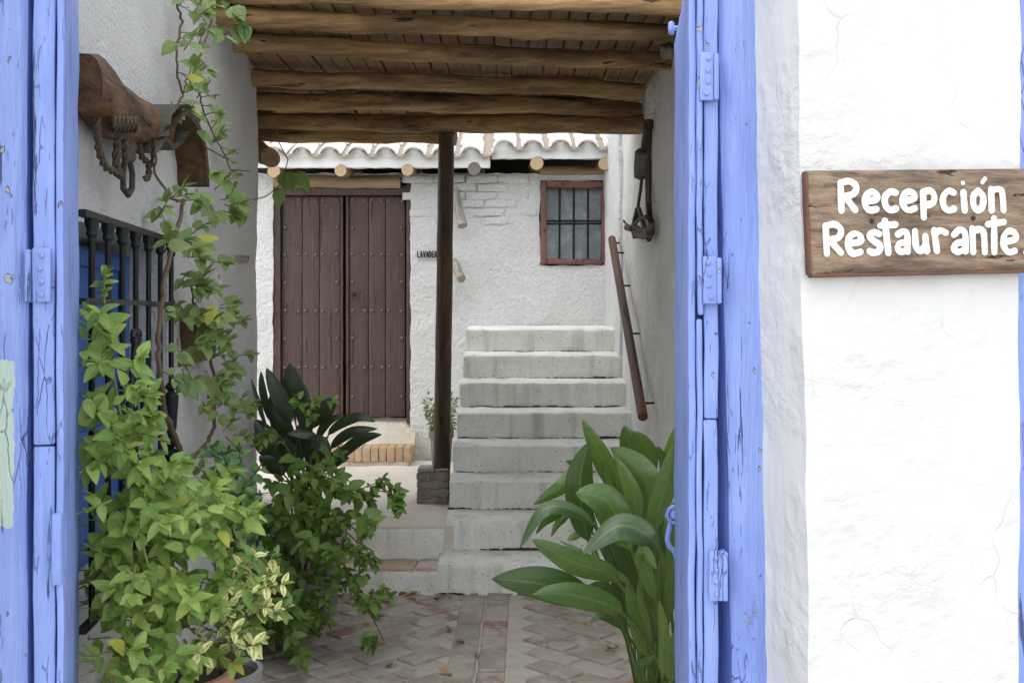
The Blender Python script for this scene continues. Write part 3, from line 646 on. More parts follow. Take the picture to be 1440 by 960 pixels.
# right leaf
rl, slab, rd, re = leaf_door('blue_door_leaf', 'blue plank door leaf standing open beside the big aspidistra, with an iron hook', Vector((.327, 2.0, 0)), (math.sin(R(6)), math.cos(R(6)), 0), .58, .055, 1, None, None)
slab('inner_batten', .000, .014, .0, .56, .02, 2.1, 1)
slab('edge_strip', .0155, .011, -.012, .03, 1.455 , 2.1, 2); slab('edge_strip', .0155, .0105, -.009, .03, .02, 1.45, 3)
slab('core_board', .0155, .012, .035, .55, .02, 2.1, 4)
slab('stile', .028, .026, -.004, .56, 1.265, 2.1, 5); slab('stile', .028, .0262, -.006, .56, .02, 1.262, 6)
# left leaf
ll, slab, ld, le = leaf_door('blue_door_leaf', 'blue plank door leaf standing open against the passage wall by the leafy vine', Vector((-.748, 1.8, 0)), (-math.sin(R(19.2)), math.cos(R(19.2)), 0), .5, .045, -1, None, None)
slab('inner_batten', .0, .012, .02, .47, .02, 2.1, 11); slab('edge_strip', .0, .012, -.012, .018, .02, 2.1, 12)
slab('stile', .0135, .034, -.006, .47, 1.242, 2.1, 13); slab('stile', .0135, .0335, -.004, .47, .02, 1.239, 14)
slab('patch_strip', .003, .016, -.019, -.006, 1.01, 1.13, 15)
def bead(par, c, r, mat=M_BLUE):
    m = MB(); c = Vector(c); n_ = 8
    for i, (r0, y0, r1, y1) in enumerate(((r, .001, r * .85, -r * .4), (r * .85, -r * .4, r * .1, -r * .65))):
        vs = [c + Vector((r0 * math.cos(2 * math.pi * k / n_), y0, r0 * math.sin(2 * math.pi * k / n_))) for k in range(n_)] + [c + Vector((r1 * math.cos(2 * math.pi * k / n_), y1, r1 * math.sin(2 * math.pi * k / n_))) for k in range(n_)]
        m.add(vs, [(k, (k + 1) % n_, n_ + (k + 1) % n_, n_ + k) for k in range(n_)])
    return m.build('rivet', mat, par)
def hinge(par, px0, px1, y0, y1, D, side):
    p = P(px0, y1, D); q = P(px1, y0, D); h = q.z - p.z
    m = MB(); m.rbox(Matrix.Translation((p.x, D, p.z)), (q.x - p.x, .006, h), .03, .002, .001, seed=int(y0))
    kx = q.x if side > 0 else p.x
    m.rbox(Matrix.Translation((kx - (.0 if side > 0 else .012), D - .004, p.z + (h * .0 if side > 0 else h * .0))), (.009, .04, h * .97), .03, .003, .001)
    hg = m.build('hinge', M_BLUE, par)
    for k in range(4): bead(hg, ((p.x + q.x) / 2 + rnd.uniform(-.003, .003), D - .001, p.z + h * (.14 + .24 * k)), .0052)
hinge(rl, 984.5, 1004, 73, 141, 1.978, 1); hinge(rl, 989, 1008, 360, 427, 1.978, 1); hinge(rl, 997.5, 1017, 774, 845, 1.976, 1)
hinge(ll, 45, 70, 348, 425, 1.775, -1)
for px, y in ((1000, 724), (1002, 764)): bead(rl, P(px, y, 1.992), .007)
# hook on the right leaf
m = MB(); hp = [(948, 722), (944, 730), (941, 744), (938, 758), (941, 768), (949, 776), (953, 790), (954, 800)]
m.tube([P(a, b, 2.56) for a, b in hp], .0062, 8); m.build('hook', M_BLUE, rl)
m = MB(); c = P(948, 722, 2.555); m.lathe(c, [(.004, -.014), (.013, -.01), (.015, 0), (.013, .01), (.004, .014)], 10); m.tube([c, c + Vector((.05, .0, 0))], .007, 6)
m.tube([c + Vector((.018 * math.cos(q * .6), -.01, .02 * math.sin(q * .6))) for q in range(11)], .0045, 6); m.build('hook_eye', M_BLUE, rl)
m = MB(); c = P(944, 40, 2.55); m.tube([c, c + Vector((.03, 0, 0))], .006, 6); m.lathe(c, [(.004, -.016), (.007, -.012), (.008, 0), (.007, .012), (.004, .016)], 8); m.build('peg', M_BLUE, rl)
# frame edge of the next opening
m = MB(); m.rbox(FM @ Matrix.Translation((.400, .02, 0)), (.07, .10, 2.097), .05, .006, .004, 8, 9); tag(m.build('side_door_frame', M_BLUE, base=fac(.43, -.1, 0)), 'edge of a second blue frame right of the white wall strip', 'door frame')
m = MB(); m.rbox(FM @ Matrix.Translation((.47, .08, 0)), (.88, .04, 2.09), .1, .006, .004, 8, 9); tag(m.build('side_door', M_BLUE, base=fac(.9, -.1, 0)), 'closed blue door in the second opening past the sign', 'door')

# ------------------------------------------------------------------ sign
sg0 = fac(0, -.18 - .026, 0); NO = -N
def sp(px, py, off=0.0): return on_plane(px, py, sg0 + NO * off, NO)
c4 = [sp(1136, 239.5), sp(1456, 236.5), sp(1458, 380), sp(1141.5, 387)]
sign = thing('wooden_sign', 'weathered wooden board with raised white lettering fixed to the outer wall', 'sign', c4[3])
def sgrid(nu, nv, off, pts=c4, th=.020, inset=0):
    m = MB(); vs = []; fs = []
    for b in (0, 1):
        for j in range(nv + 1):
            for i in range(nu + 1):
                u, v = i / nu, j / nv; p = (pts[3].lerp(pts[2], u)).lerp(pts[0].lerp(pts[1], u), v)
                e = min(min(u, 1 - u) * .42, min(v, 1 - v) * .18); p = p + (N * th if b else N * (.006 * max(0, 1 - e / .012) + .0018 * nz(p, 25)) - N * off); vs.append(p)
    w_ = nu + 1; q = w_ * (nv + 1)
    for j in range(nv):
        for i in range(nu): a = j * w_ + i; fs.append((a, a + 1, a + w_ + 1, a + w_)); fs.append((a + q + w_, a + q + w_ + 1, a + q + 1, a + q))
    for i in range(nu): fs.append((i + q, i + q + 1, i + 1, i)); a = nv * w_ + i; fs.append((a, a + 1, a + 1 + q, a + q))
    for j in range(nv): a = j * w_; fs.append((a, a + w_, a + w_ + q, a + q)); a += nu; fs.append((a + q, a + q + w_, a + w_, a))
    m.add(vs, fs); return m
sgrid(60, 28, 0).build('board', M_SIGN, sign, sharp=30)
def strip(a, b, wd, up):                        # painted edge of the board
    m = MB(); a = Vector(a); b = Vector(b); d = (b - a)
    x = d.normalized(); Mx = Matrix(((x.x, N.x, up.x, a.x), (x.y, N.y, up.y, a.y), (x.z, N.z, up.z, a.z), (0, 0, 0, 1)))
    m.rbox(Mx @ Matrix.Translation((0, .001, -wd / 2)), (d.length, .019, wd), .04, .003, .0015, 20); m.build('painted_edge', M_SEDGE, sign)
strip(c4[3] - U * .001, c4[0] - U * .001, .005, U); strip(c4[3] - Vector((0, 0, .001)), c4[2] - Vector((0, 0, .001)), .006, Vector((0, 0, 1)))
Z6 = 1440 / 340
LET = [('R', [[(347, 243), (352, 408)], [(347, 243), (400, 234), (440, 265), (425, 308), (368, 326)], [(378, 330), (434, 405)]]),
 ('e', [[(502, 350), (560, 342), (560, 312), (530, 298), (496, 322), (491, 366), (515, 404), (560, 400)]]),
 ('c', [[(675, 302), (642, 297), (611, 330), (616, 380), (645, 405), (678, 396)]]),
 ('e', [[(724, 350), (784, 338), (780, 308), (750, 296), (720, 322), (717, 368), (745, 405), (788, 396)]]),
 ('p', [[(838, 298), (842, 448)], [(838, 298), (880, 290), (905, 322), (895, 364), (850, 376)]]),
 ('c', [[(1020, 302), (987, 292), (957, 330), (962, 385), (990, 407), (1023, 398)]]),
 ('i', [[(1078, 300), (1086, 408)], [(1074, 243), (1076, 245)]]),
 ('o', [[(1165, 290), (1137, 325), (1140, 380), (1165, 407), (1192, 380), (1195, 325), (1165, 290)], [(1190, 241), (1207, 218)]]),
 ('n', [[(1243, 282), (1246, 408)], [(1243, 290), (1285, 280), (1308, 300), (1317, 405)]]),
 ('R', [[(258, 500), (265, 663)], [(258, 500), (310, 490), (348, 520), (335, 567), (280, 582)], [(288, 588), (348, 658)]]),
 ('e', [[(394, 604), (465, 592), (460, 556), (430, 545), (396, 572), (393, 625), (420, 663), (465, 654)]]),
 ('s', [[(577, 547), (542, 537), (521, 562), (547, 590), (580, 615), (574, 650), (540, 658), (520, 650)]]),
 ('t', [[(610, 470), (631, 660)], [(584, 498), (673, 491)]]),
 ('a', [[(688, 550), (720, 533), (743, 552), (746, 652)], [(740, 600), (702, 602), (687, 630), (706, 654), (738, 643)]]),
 ('u', [[(790, 532), (796, 620), (822, 648), (850, 615), (851, 562)], [(851, 562), (861, 650)]]),
 ('r', [[(904, 525), (920, 648)], [(907, 545), (940, 527), (973, 540)]]),
 ('a', [[(1022, 552), (1058, 522), (1088, 548), (1091, 650)], [(1085, 597), (1042, 602), (1020, 630), (1045, 654), (1083, 640)]]),
 ('n', [[(1131, 515), (1136, 655)], [(1131, 532), (1175, 520), (1199, 545), (1205, 655)]]),
 ('t', [[(1260, 456), (1262, 655)], [(1224, 490), (1318, 476)]]),
 ('e', [[(1322, 594), (1388, 578), (1384, 543), (1350, 530), (1320, 562), (1320, 620), (1346, 655), (1384, 648)]]),
 ('dot', [[(1446, 657), (1452, 653)]])]
for ch, sts in LET:
    m = MB()
    for k, st in enumerate(sts):
        hw = 21 if ch != 'dot' and not (ch == 'o' and k == 1) and not (ch == 'i' and k == 1) else 13
        stroke(m, [sp(1100 + a / Z6, 200 + b / Z6, .0015) for a, b in st], hw / Z6 * 1.8 / F, NO, .0022)
    m.build('letter', M_WHITE, sign)
for a, b in ((535, 470), (1138, 452)):
    m = MB(); c = sp(1100 + a / Z6, 200 + b / Z6, .001); m.tube([c, c + NO * .003], [.0042, .003], 10); m.build('screw', M_RUST, sign)

# ------------------------------------------------------------------ barred window in the passage wall
gr = thing('window_grille', 'black wrought iron window grille with capped bars on the passage wall', 'grille', (LX(2.7, .06), 2.7, .8))
def gp(D, z, p=.06): return Vector((LX(D, p), D, z))
zt_, zm, zl = 1.668, 1.485, .80
m = MB(); m.tube([gp(2.24, zt_), gp(3.13, zt_)], .011, 4, flat=Vector((1, 0, 1))); m.tube([gp(3.125, zt_), gp(3.16, zt_, -.02)], .010, 4); m.build('top_rail', M_IRON, gr)
m = MB(); m.tube([gp(2.24, zm), gp(3.13, zm)], .009, 4, flat=Vector((1, 0, 1))); m.tube([gp(3.125, zm), gp(3.16, zm, -.02)], .009, 4); m.build('cross_rail', M_IRON, gr)
m = MB(); m.tube([gp(2.24, zl), gp(3.13, zl)], .011, 4, flat=Vector((1, 0, 1))); m.tube([gp(3.125, zl), gp(3.16, zl, -.02)], .009, 4); m.build('bottom_rail', M_IRON, gr)
for i, D in enumerate((2.31, 2.44, 2.567, 2.697, 2.836, 2.975, 3.119)):
    m = MB(); c = gp(D, 0); pr = [(.007, zl)]
    if i == 6: pr += [(.008, .95), (.02, 1.0), (.022, 1.06), (.008, 1.07), (.02, 1.09), (.008, 1.10), (.016, 1.13), (.022, 1.22), (.008, 1.235), (.02, 1.245), (.008, 1.26)]
    pr += [(.0072, zt_ - .05), (.009, zt_ - .045), (.013, zt_ - .04), (.011, zt_ - .03), (.015, zt_ - .02), (.016, zt_ - .006)]
    m.lathe(c, pr, 10); m.build('bar', M_IRON, gr)
m = MB(); c = gp(2.70, 1.39)
for s in (-1, 1):
    m.tube([gp(2.70 + s * .012, 1.385), gp(2.70 + s * .05, 1.29), gp(2.70 + s * .075, 1.22), gp(2.70 + s * .07, 1.18), gp(2.70 + s * .045, 1.175), gp(2.70 + s * .04, 1.20)], .0085, 6)
    m.tube([gp(2.70 + s * (.02 + .016 * math.cos(q)), 1.40 + .016 * math.sin(q)) for q in [k * .55 for k in range(12)]], .007, 6)
m.build('scroll', M_IRON, gr)
sh = thing('blue_window_shutter', 'dark blue wooden window panel recessed behind the iron grille', 'shutter', (LX(2.7, -.12), 2.7, .8))
def slabL(D0, D1, z0, z1, p0, p1, nm, mat, par, seed=0, r=.004):
    o = Vector((LX(D0, p0), D0, z0)); m = MB()
    Mx = Matrix(((LN.x, LDIR.x, 0, o.x), (LN.y, LDIR.y, 0, o.y), (0, 0, 1, o.z), (0, 0, 0, 1))); m.rbox(Mx, (p1 - p0, (D1 - D0) / LDIR.y, z1 - z0), .06, r, .001, 10, seed); return m.build(nm, mat, par)
slabL(2.2, 3.32, .78, 1.64, -.16, -.128, 'panel', M_SHUT, sh)
for z in (.80, 1.10, 1.36, 1.585): slabL(2.2, 3.315, z, z + .045, -.127, -.112, 'rail', M_SHUT, sh, int(z * 9))
for D in (2.21, 2.74, 3.25): slabL(D, D + .06, .79, 1.635, -.127, -.108, 'stile', M_SHUT, sh, int(D * 9))
m = slabL(3.36, 3.40, .78, 1.68, -.38, -.16, 'window_back', M_DARK, sh)
slabL(2.2, 3.36, .78, 1.68, -.385, -.35, 'window_back', M_DARK, sh)
# small wooden box, painted-over conduit loop and switch on the wall
bxq = onL(271, 470); Dq = bxq.y
bt = thing('wooden_box', 'small brown wooden box fixed to the passage wall behind the vine', 'box', (bxq.x, Dq, 1.28))
slabL(Dq - .19, Dq + .17, 1.295, 1.475, -.005, .05, 'box_body', M_BOX, bt); slabL(Dq - .165, Dq + .145, 1.318, 1.452, .0505, .058, 'lid', M_BOX, bt, 3); slabL(Dq - .03, Dq + .0, 1.36, 1.40, .0585, .066, 'latch', M_RUST, bt)
m = MB(); q0 = [(303, 418), (302, 400), (303.5, 386), (307, 384), (309, 392), (308, 408), (305, 420)]; m.tube([onL(a, b, .006) for a, b in q0], .007, 6); tag(m.build('wall_hook', M_LW, base=onL(305, 400, .0)), 'whitewashed iron loop on the passage wall above the wooden box', 'hook')
m = MB(); m.tube([onL(329, 362, .006), onL(331, 368, .008), onL(348, 368, .008), onL(350, 361, .006)], .006, 6); m.tube([onL(329, 361, .006), onL(350, 360, .006)], .005, 6); tag(m.build('wall_staple', M_STICK, base=onL(340, 365, 0)), 'small staple plastered into the passage wall near its corner', 'staple')

# whitewashed bench under the window carrying pots
m = MB(); o = Vector((LX(2.2, -.02), 2.2, -.02)); Mx = Matrix(((LN.x, LDIR.x, 0, o.x), (LN.y, LDIR.y, 0, o.y), (0, 0, 1, o.z), (0, 0, 0, 1))); m.rbox(Mx, (.36, .95, .34), .06, .02, .01, 8, 3)
tag(m.build('masonry_bench', M_LW, base=(LX(2.8, .2), 2.8, 0)), 'low whitewashed masonry bench along the wall under the grille', 'bench')

# ------------------------------------------------------------------ ox yoke and bridle
yk = thing('ox_yoke', 'old carved ox yoke with ropes hanging on the passage wall', 'yoke', (LX(2.8, .03), 2.8, 1.93))
m = MB(); secs = [(2.29, 1.950, .062, .055), (2.36, 1.958, .070, .058), (2.44, 1.945, .074, .06), (2.52, 1.938, .070, .058), (2.60, 1.940, .064, .055), (2.70, 1.945, .062, .054), (2.80, 1.955, .058, .05), (2.88, 1.965, .05, .046), (2.98, 1.975, .045, .042)]
vs = []; fs = []; n_ = 14
for D, z, hz, hp in secs:
    for k in range(n_):
        q = 2 * math.pi * k / n_; cz, cp = math.sin(q), math.cos(q); cz = math.copysign(abs(cz) ** .75, cz); cp = math.copysign(abs(cp) ** .75, cp)
        p = gp(D, z + hz * cz, .045 + hp * .8 * cp); p += Vector((1, 1, 1)) * .006 * nz(p, 12); vs.append(p)
for i in range(len(secs) - 1):
    for k in range(n_): fs.append((i * n_ + k, i * n_ + (k + 1) % n_, (i + 1) * n_ + (k + 1) % n_, (i + 1) * n_ + k))
fs.append(tuple(range(n_))); fs.append(tuple((len(secs) - 1) * n_ + k for k in range(n_))[::-1]); m.add(vs, fs); m.build('yoke_beam', M_YOKE, yk)
def band(nm, pts, p0, p1, th, mat):
    m = MB(); vs = []; fs = []
    c = Vector((0, sum(a for a, b in pts) / len(pts), sum(b for a, b in pts) / len(pts) - .05))
    for i, (D, z) in enumerate(pts):
        d = (Vector((0, D, z)) - c).normalized()
        for (p, o) in ((p0, 0), (p1, 0), (p1 - .006, th), (p0, th)):
            q = gp(D - d.y * o, z - d.z * o, p); q += Vector((1, 1, 1)) * .003 * nz(q, 15); vs.append(q)
    for i in range(len(pts) - 1):
        for k in range(4): fs.append((i * 4 + k, i * 4 + (k + 1) % 4, i * 4 + 4 + (k + 1) % 4, i * 4 + 4 + k))
    fs.append((3, 2, 1, 0)); a = 4 * (len(pts) - 1); fs.append((a, a + 1, a + 2, a + 3)); m.add(vs, fs); return m.build(nm, mat, yk, sharp=60)
band('neck_arch', [(2.93, 1.925), (2.98, 1.985), (3.06, 2.03), (3.16, 2.055), (3.28, 2.055), (3.38, 2.03), (3.46, 1.985), (3.50, 1.93), (3.505, 1.87)], .0, .105, .02, M_YOKE)
band('arch_cover', [(2.84, 1.925), (2.885, 1.99), (2.98, 2.035), (3.10, 2.06), (3.20, 2.07)], .004, .112, .012, M_YGREY)
band('neck_rest', [(2.76, 1.87), (2.86, 1.925), (3.0, 1.93), (3.12, 1.955), (3.2, 2.0)], .0, .1, .02, M_YGREY)
def rope(nm, pts, r, mat=M_ROPE):
    pts = [Vector(p) for p in pts]; sm = []
    for i in range(len(pts) - 1):
        p0 = pts[max(i - 1, 0)]; p1 = pts[i]; p2 = pts[i + 1]; p3 = pts[min(i + 2, len(pts) - 1)]
        for k in range(8):
            t = k / 8; sm.append(.5 * ((2 * p1) + (p2 - p0) * t + (2 * p0 - 5 * p1 + 4 * p2 - p3) * t * t + (3 * p1 - p0 - 3 * p2 + p3) * t ** 3))
    sm.append(pts[-1]); m = MB()
    for ph in (0, math.pi):
        q = []
        for i, p in enumerate(sm):
            t = (sm[min(i + 1, len(sm) - 1)] - sm[max(i - 1, 0)]).normalized(); a = t.orthogonal().normalized(); b = t.cross(a); an = i * .75 + ph
            q.append(p + (a * math.cos(an) + b * math.sin(an)) * r * .55)
        m.tube(q, r * .75, 6)
    return m.build(nm, mat, yk)
def yz(x, y, p=.06): return onL(105 + x / 4.463, 70 + y / 4.463, p)
rope('rope', [yz(140, 440), yz(145, 540), yz(158, 650), yz(195, 735), yz(255, 770), yz(285, 790)], .0075); rope('rope', [yz(285, 790), yz(262, 720), yz(268, 600), yz(272, 500), yz(268, 420)], .0085)
for k in range(4): rope('rope_bundle', [yz(310 + k * 20, 490), yz(316 + k * 17, 600), yz(322 + k * 13, 700)], .008)
rope('rope', [yz(400, 600), yz(420, 670), yz(460, 720), yz(465, 790), yz(445, 810)], .0075); rope('rope', [yz(495, 540, .11), yz(492, 640, .09), yz(480, 730)], .005)
for k in range(6): rope('lashing', [yz(245 + k * 27, 395 + k * 3, .0), yz(248 + k * 26, 430, .09), yz(252 + k * 25, 505, .08), yz(258 + k * 24, 520, .01)], .006, M_ROPE)
m = MB(); m.tube([yz(318, 690), yz(303, 780), yz(305, 870), yz(335, 912), yz(360, 870), yz(362, 780), yz(345, 690)], .0075, 8); m.build('iron_ring', M_RUST, yk)
br = thing('hanging_bridle', 'old leather bridle with iron bit hanging on the passage side wall', 'bridle', (.73, 6.0, 2.2))
def rz(x, y, p=.02):                              # zoom coordinates -> point off the right wall
    px, py = 860 + x / 4.8, 150 + y / 4.8; D = (.745 - p) * F / (px - 720); return P(px, py, D)
def strapb(nm, pts, wd, mat=M_LEATH, p=.02): m = MB(); m.tube([rz(a, b, p) for a, b in pts], wd, 6); return m.build(nm, mat, br)
strapb('peg', [(250, 100), (252, 150)], .03, M_LEATH, .03); strapb('strap', [(255, 150), (250, 300), (247, 450), (250, 660)], .017); strapb('strap', [(235, 150), (222, 220), (212, 300)], .014, M_LEATH, .05)
strapb('blinker', [(212, 305), (208, 350), (203, 420), (205, 475)], .042, M_FELT, .05); strapb('strap', [(205, 475), (195, 570), (182, 650), (178, 700)], .009, M_LEATH, .05)
strapb('bit', [(178, 690), (160, 760), (148, 800), (160, 850), (160, 890)], .016, M_RUST, .05); strapb('bit', [(250, 660), (256, 740), (275, 800), (262, 860), (250, 895)], .016, M_RUST, .03)
strapb('bit', [(148, 800), (190, 755), (240, 745)], .012, M_RUST, .06); strapb('bit', [(150, 800), (195, 830), (255, 830), (275, 800)], .013, M_LEATH, .05); strapb('bit', [(185, 690), (205, 760), (225, 830)], .014, M_LEATH, .05)
strapb('noseband', [(160, 850), (205, 868), (262, 850)], .026, M_LEATH, .04); strapb('curb_hook', [(82, 770), (98, 792), (125, 806), (150, 806)], .007, M_RUST, .05); strapb('knob', [(105, 815), (145, 825)], .022, M_LEATH, .05)

# handrail
hr = thing('handrail', 'reddish brown round wooden handrail pinned to the wall above the stairs', 'handrail', (.69, 5.6, .93))
ha = P(904, 586, 5.57); hb = P(860.5, 336, 7.36)
m = MB(); m.tube([ha.lerp(hb, k / 14) for k in range(15)], .027, 12, wob=.04); m.build('pole', M_RAIL, hr)
for t in (.06, .40, .68, .90, .97):
    c = ha.lerp(hb, t); m = MB(); m.tube([c, c + Vector((.10, 0, .0))], .006, 6); m.build('iron_pin', M_IRON, hr)

# ------------------------------------------------------------------ plants
def leaf_mesh(name, mat, width=.5, cup=.10, droop=.12, tip=1.0, nl=6, wide=.42):
    vs = []; fs = []; uv = []; na = 4
    for j in range(nl + 1):
        t = j / nl; wv = width * .5 * (math.sin(math.pi * min(1, t ** (.62 if wide < .5 else .8))) ** .8 if 0 < t < 1 else 0) + (.012 if j == 0 else .002)
        for k in range(na + 1):
            s = k / na * 2 - 1; vs.append(Vector((s * wv, t, cup * abs(s) * wv * 2 - droop * t * t + .012 * math.sin(t * 17 + k)))); uv.append((k / na, t))
    for j in range(nl):
        for k in range(na): a = j * (na + 1) + k; fs.append((a, a + 1, a + na + 2, a + na + 1))
    me = bpy.data.meshes.new(name); me.from_pydata(vs, [], fs); me.shade_smooth(); ul = me.uv_layers.new(name='UVMap')
    for lp in me.loops: ul.data[lp.index].uv = uv[lp.vertex_index]
    me.materials.append(mat); return me
def leaf_M(p, along, nrm, size):
    y = along.normalized(); x = y.cross(nrm); x = x.normalized() if x.length > 1e-4 else y.orthogonal().normalized(); z = x.cross(y)
    return Matrix(((x.x * size, y.x * size, z.x * size, p.x), (x.y * size, y.y * size, z.y * size, p.y), (x.z * size, y.z * size, z.z * size, p.z), (0, 0, 0, 1)))
CAMV = Vector((0, 0, EYE))
def put_leaves(par, meshes, LV, limit=290):
    """nearest leaves as parts, the rest joined into one stuff part"""
    LV = sorted(LV, key=lambda q: q[0].translation.y)
    for Mx, k in LV[:limit]: inst('leaf', meshes[k % len(meshes)], par, Mx)
    rest = LV[limit:]
    if rest:
        vs = []; fs = []; uv = []
        for Mx, k in rest:
            me = meshes[k % len(meshes)]; b = len(vs); vs += [Mx @ v.co - ORG[par.name] for v in me.vertices]; fs += [tuple(i + b for i in pl_.vertices) for pl_ in me.polygons]
            u_ = [None] * len(me.vertices)
            for lp in me.loops: u_[lp.vertex_index] = tuple(me.uv_layers[0].data[lp.index].uv)
            uv += u_
        me = bpy.data.meshes.new('foliage'); me.from_pydata(vs, [], fs); me.shade_smooth(); ul = me.uv_layers.new(name='UVMap')
        for lp in me.loops: ul.data[lp.index].uv = uv[lp.vertex_index]
        me.materials.append(meshes[0].materials[0]); o = bpy.data.objects.new('foliage', me); COL.objects.link(o); o.parent = par; o['kind'] = 'stuff'
def sprig(LV, stems, p, d, L, step, size, pr, sag=.6, nk=3, alt=False):
    """twig from p towards d with pairs of leaves, drooping"""
    pts = [p]; d = d.normalized(); n = max(2, int(L / step)); side = d.orthogonal().normalized()
    for i in range(n):
        d = (d + Vector((pr.uniform(-.18, .18), pr.uniform(-.18, .18), pr.uniform(-.15, .15) - sag * step * 3))).normalized(); p = p + d * step; pts.append(p)
        side = (side - d * side.dot(d)); side = side.normalized() if side.length > .01 else d.orthogonal().normalized()
        side = d.cross(side) if not alt else side
        t = (i + 1) / n; sz = size * (1.0 - .35 * t) * pr.uniform(.6, 1.2)
        for s in ((-1, 1) if not alt else ((-1,) if i % 2 else (1,))):
            al = (side * s * .95 + d * .45 + Vector((0, 0, pr.uniform(-.55, .05)))).normalized()
            nr = (Vector((0, 0, 1)) * .75 + Vector((.35, -.75, 0)) + Vector((pr.uniform(-.5, .5), pr.uniform(-.5, .5), pr.uniform(-.3, .3)))).normalized()
            LV.append((leaf_M(p, al, nr, sz), pr.randrange(nk)))
    for _ in range(2): LV.append((leaf_M(p, (d + Vector((pr.uniform(-.4, .4), pr.uniform(-.4, .4), pr.uniform(-.3, .3)))), (Vector((0, -.4, 1))), size * .6), pr.randrange(nk)))
    stems.tube(pts, [.0022 * (1 - .5 * i / len(pts)) for i in range(len(pts))], 4, cap=False)
def pot(par, c, r, h, mat, name='pot'):
    m = MB(); m.lathe(c, [(r * .68, 0), (r * .72, .01), (r * .93, h * .84), (r * 1.04, h * .85), (r * 1.05, h), (r * .93, h), (r * .9, h * .9), (r * .02, h * .9)], 28); p = m.build(name, mat, par, sharp=35)
    m = MB(); m.lathe(Vector(c) + Vector((0, 0, h * .905)), [(r * .9, 0), (r * .5, .012), (r * .05, .015)], 18); m.build('soil', M_SOIL, par); return p
LM_L = [leaf_mesh('leaf', L_LIGHT, w_, c_, d_) for w_, c_, d_ in ((.52, .14, .12), (.56, .10, .22), (.46, .2, .06))]
LM_M = [leaf_mesh('leaf', L_MID, w_, c_, d_) for w_, c_, d_ in ((.56, .12, .14), (.62, .10, .22), (.5, .16, .06))]
LM_V = [leaf_mesh('leaf', L_VINE, w_, c_, d_) for w_, c_, d_ in ((.62, .1, .12), (.7, .1, .2), (.54, .16, .06))]
LM_D = [leaf_mesh('leaf', L_DARK, w_, c_, d_, wide=.6) for w_, c_, d_ in ((.58, .15, .08), (.64, .12, .12), (.55, .2, .03))]
LM_VAR = [leaf_mesh('leaf', L_VAR, w_, c_, d_, wide=.6) for w_, c_, d_ in ((.46, .15, .08), (.52, .12, .12), (.42, .2, .03))]
LM_O = [leaf_mesh('leaf', L_OLIVE, .4, .1, .1), leaf_mesh('leaf', L_OLIVE, .34, .15, .05)]
# light green climber in the terracotta pot
pr = random.Random(11)
lp = thing('light_green_shrub', 'tall light green leafy shrub spilling from a terracotta pot by the left door leaf', 'plant', (-.82, 2.62, .31))
pot(lp, Vector((-.82, 2.62, .315)), .135, .275, M_TERRA)
LV = []; ST = MB()
BL = [(132, 440, 16, 2.24, 5), (150, 478, 28, 2.26, 9), (150, 540, 38, 2.26, 15), (165, 600, 48, 2.25, 22), (170, 665, 58, 2.25, 27), (175, 735, 62, 2.26, 26), (150, 800, 42, 2.27, 16), (215, 800, 62, 2.33, 30), (258, 808, 50, 2.42, 22), (205, 870, 66, 2.32, 28), (150, 925, 40, 2.22, 15), (275, 735, 36, 2.50, 13), (295, 790, 42, 2.46, 17), (318, 745, 26, 2.5, 7), (250, 880, 46, 2.36, 16), (290, 690, 22, 2.52, 5)]
for px, py, r, D, n in BL:
    for _ in range(round(n * .8)):
        a = pr.uniform(0, 2 * math.pi); q = math.sqrt(pr.random()); x = px + math.cos(a) * r * q; y = py + math.sin(a) * r * q; x = max(x, 120)
        p = P(x, y, D + pr.uniform(-.10, .12)); dd = Vector((math.cos(a) * .7 + pr.uniform(-.2, .5), -.6 + pr.uniform(-.3, .3), -math.sin(a) * .5 + .25)); sprig(LV, ST, p, dd, pr.uniform(.05, .12), .027, .062, pr)
def keep(q, lo=116):                              # stay clear of the door leaf beside the plant
    v = q[0].translation; e = v + q[0].col[1].to_3d(); return all(720 + F * k.x / k.y > lo for k in (v, e))
LV = [q for q in LV if keep(q)]
main = [P(250, 935, 2.6), P(225, 860, 2.5), P(205, 760, 2.42), P(185, 660, 2.38), P(165, 560, 2.36), P(150, 470, 2.33), P(146, 405, 2.28)]; ST.tube(main, [.008, .007, .006, .005, .004, .003, .002], 6)
for k in range(3): sprig(LV, ST, P(146, 425, 2.27), Vector((pr.uniform(-.2, .4), -.1, 1)), .07, .02, .035, pr, sag=0)
for arc in ([P(218, 640, 2.3), P(245, 662, 2.25), P(262, 690, 2.25), P(280, 705, 2.27)], [P(275, 668, 2.4), P(297, 690, 2.36), P(306, 730, 2.34), P(308, 768, 2.34)], [P(195, 640, 2.28), P(198, 720, 2.22), P(203, 775, 2.2), P(215, 815, 2.2)]):
    ST.tube(arc, .0022, 5)
    for i in (1, 2, 3): sprig(LV, ST, arc[i], arc[i] - arc[i - 1], .06, .025, .05, pr)
ST.build('stems', M_GSTEM, lp)['kind'] = 'stuff'; put_leaves(lp, LM_L, LV)
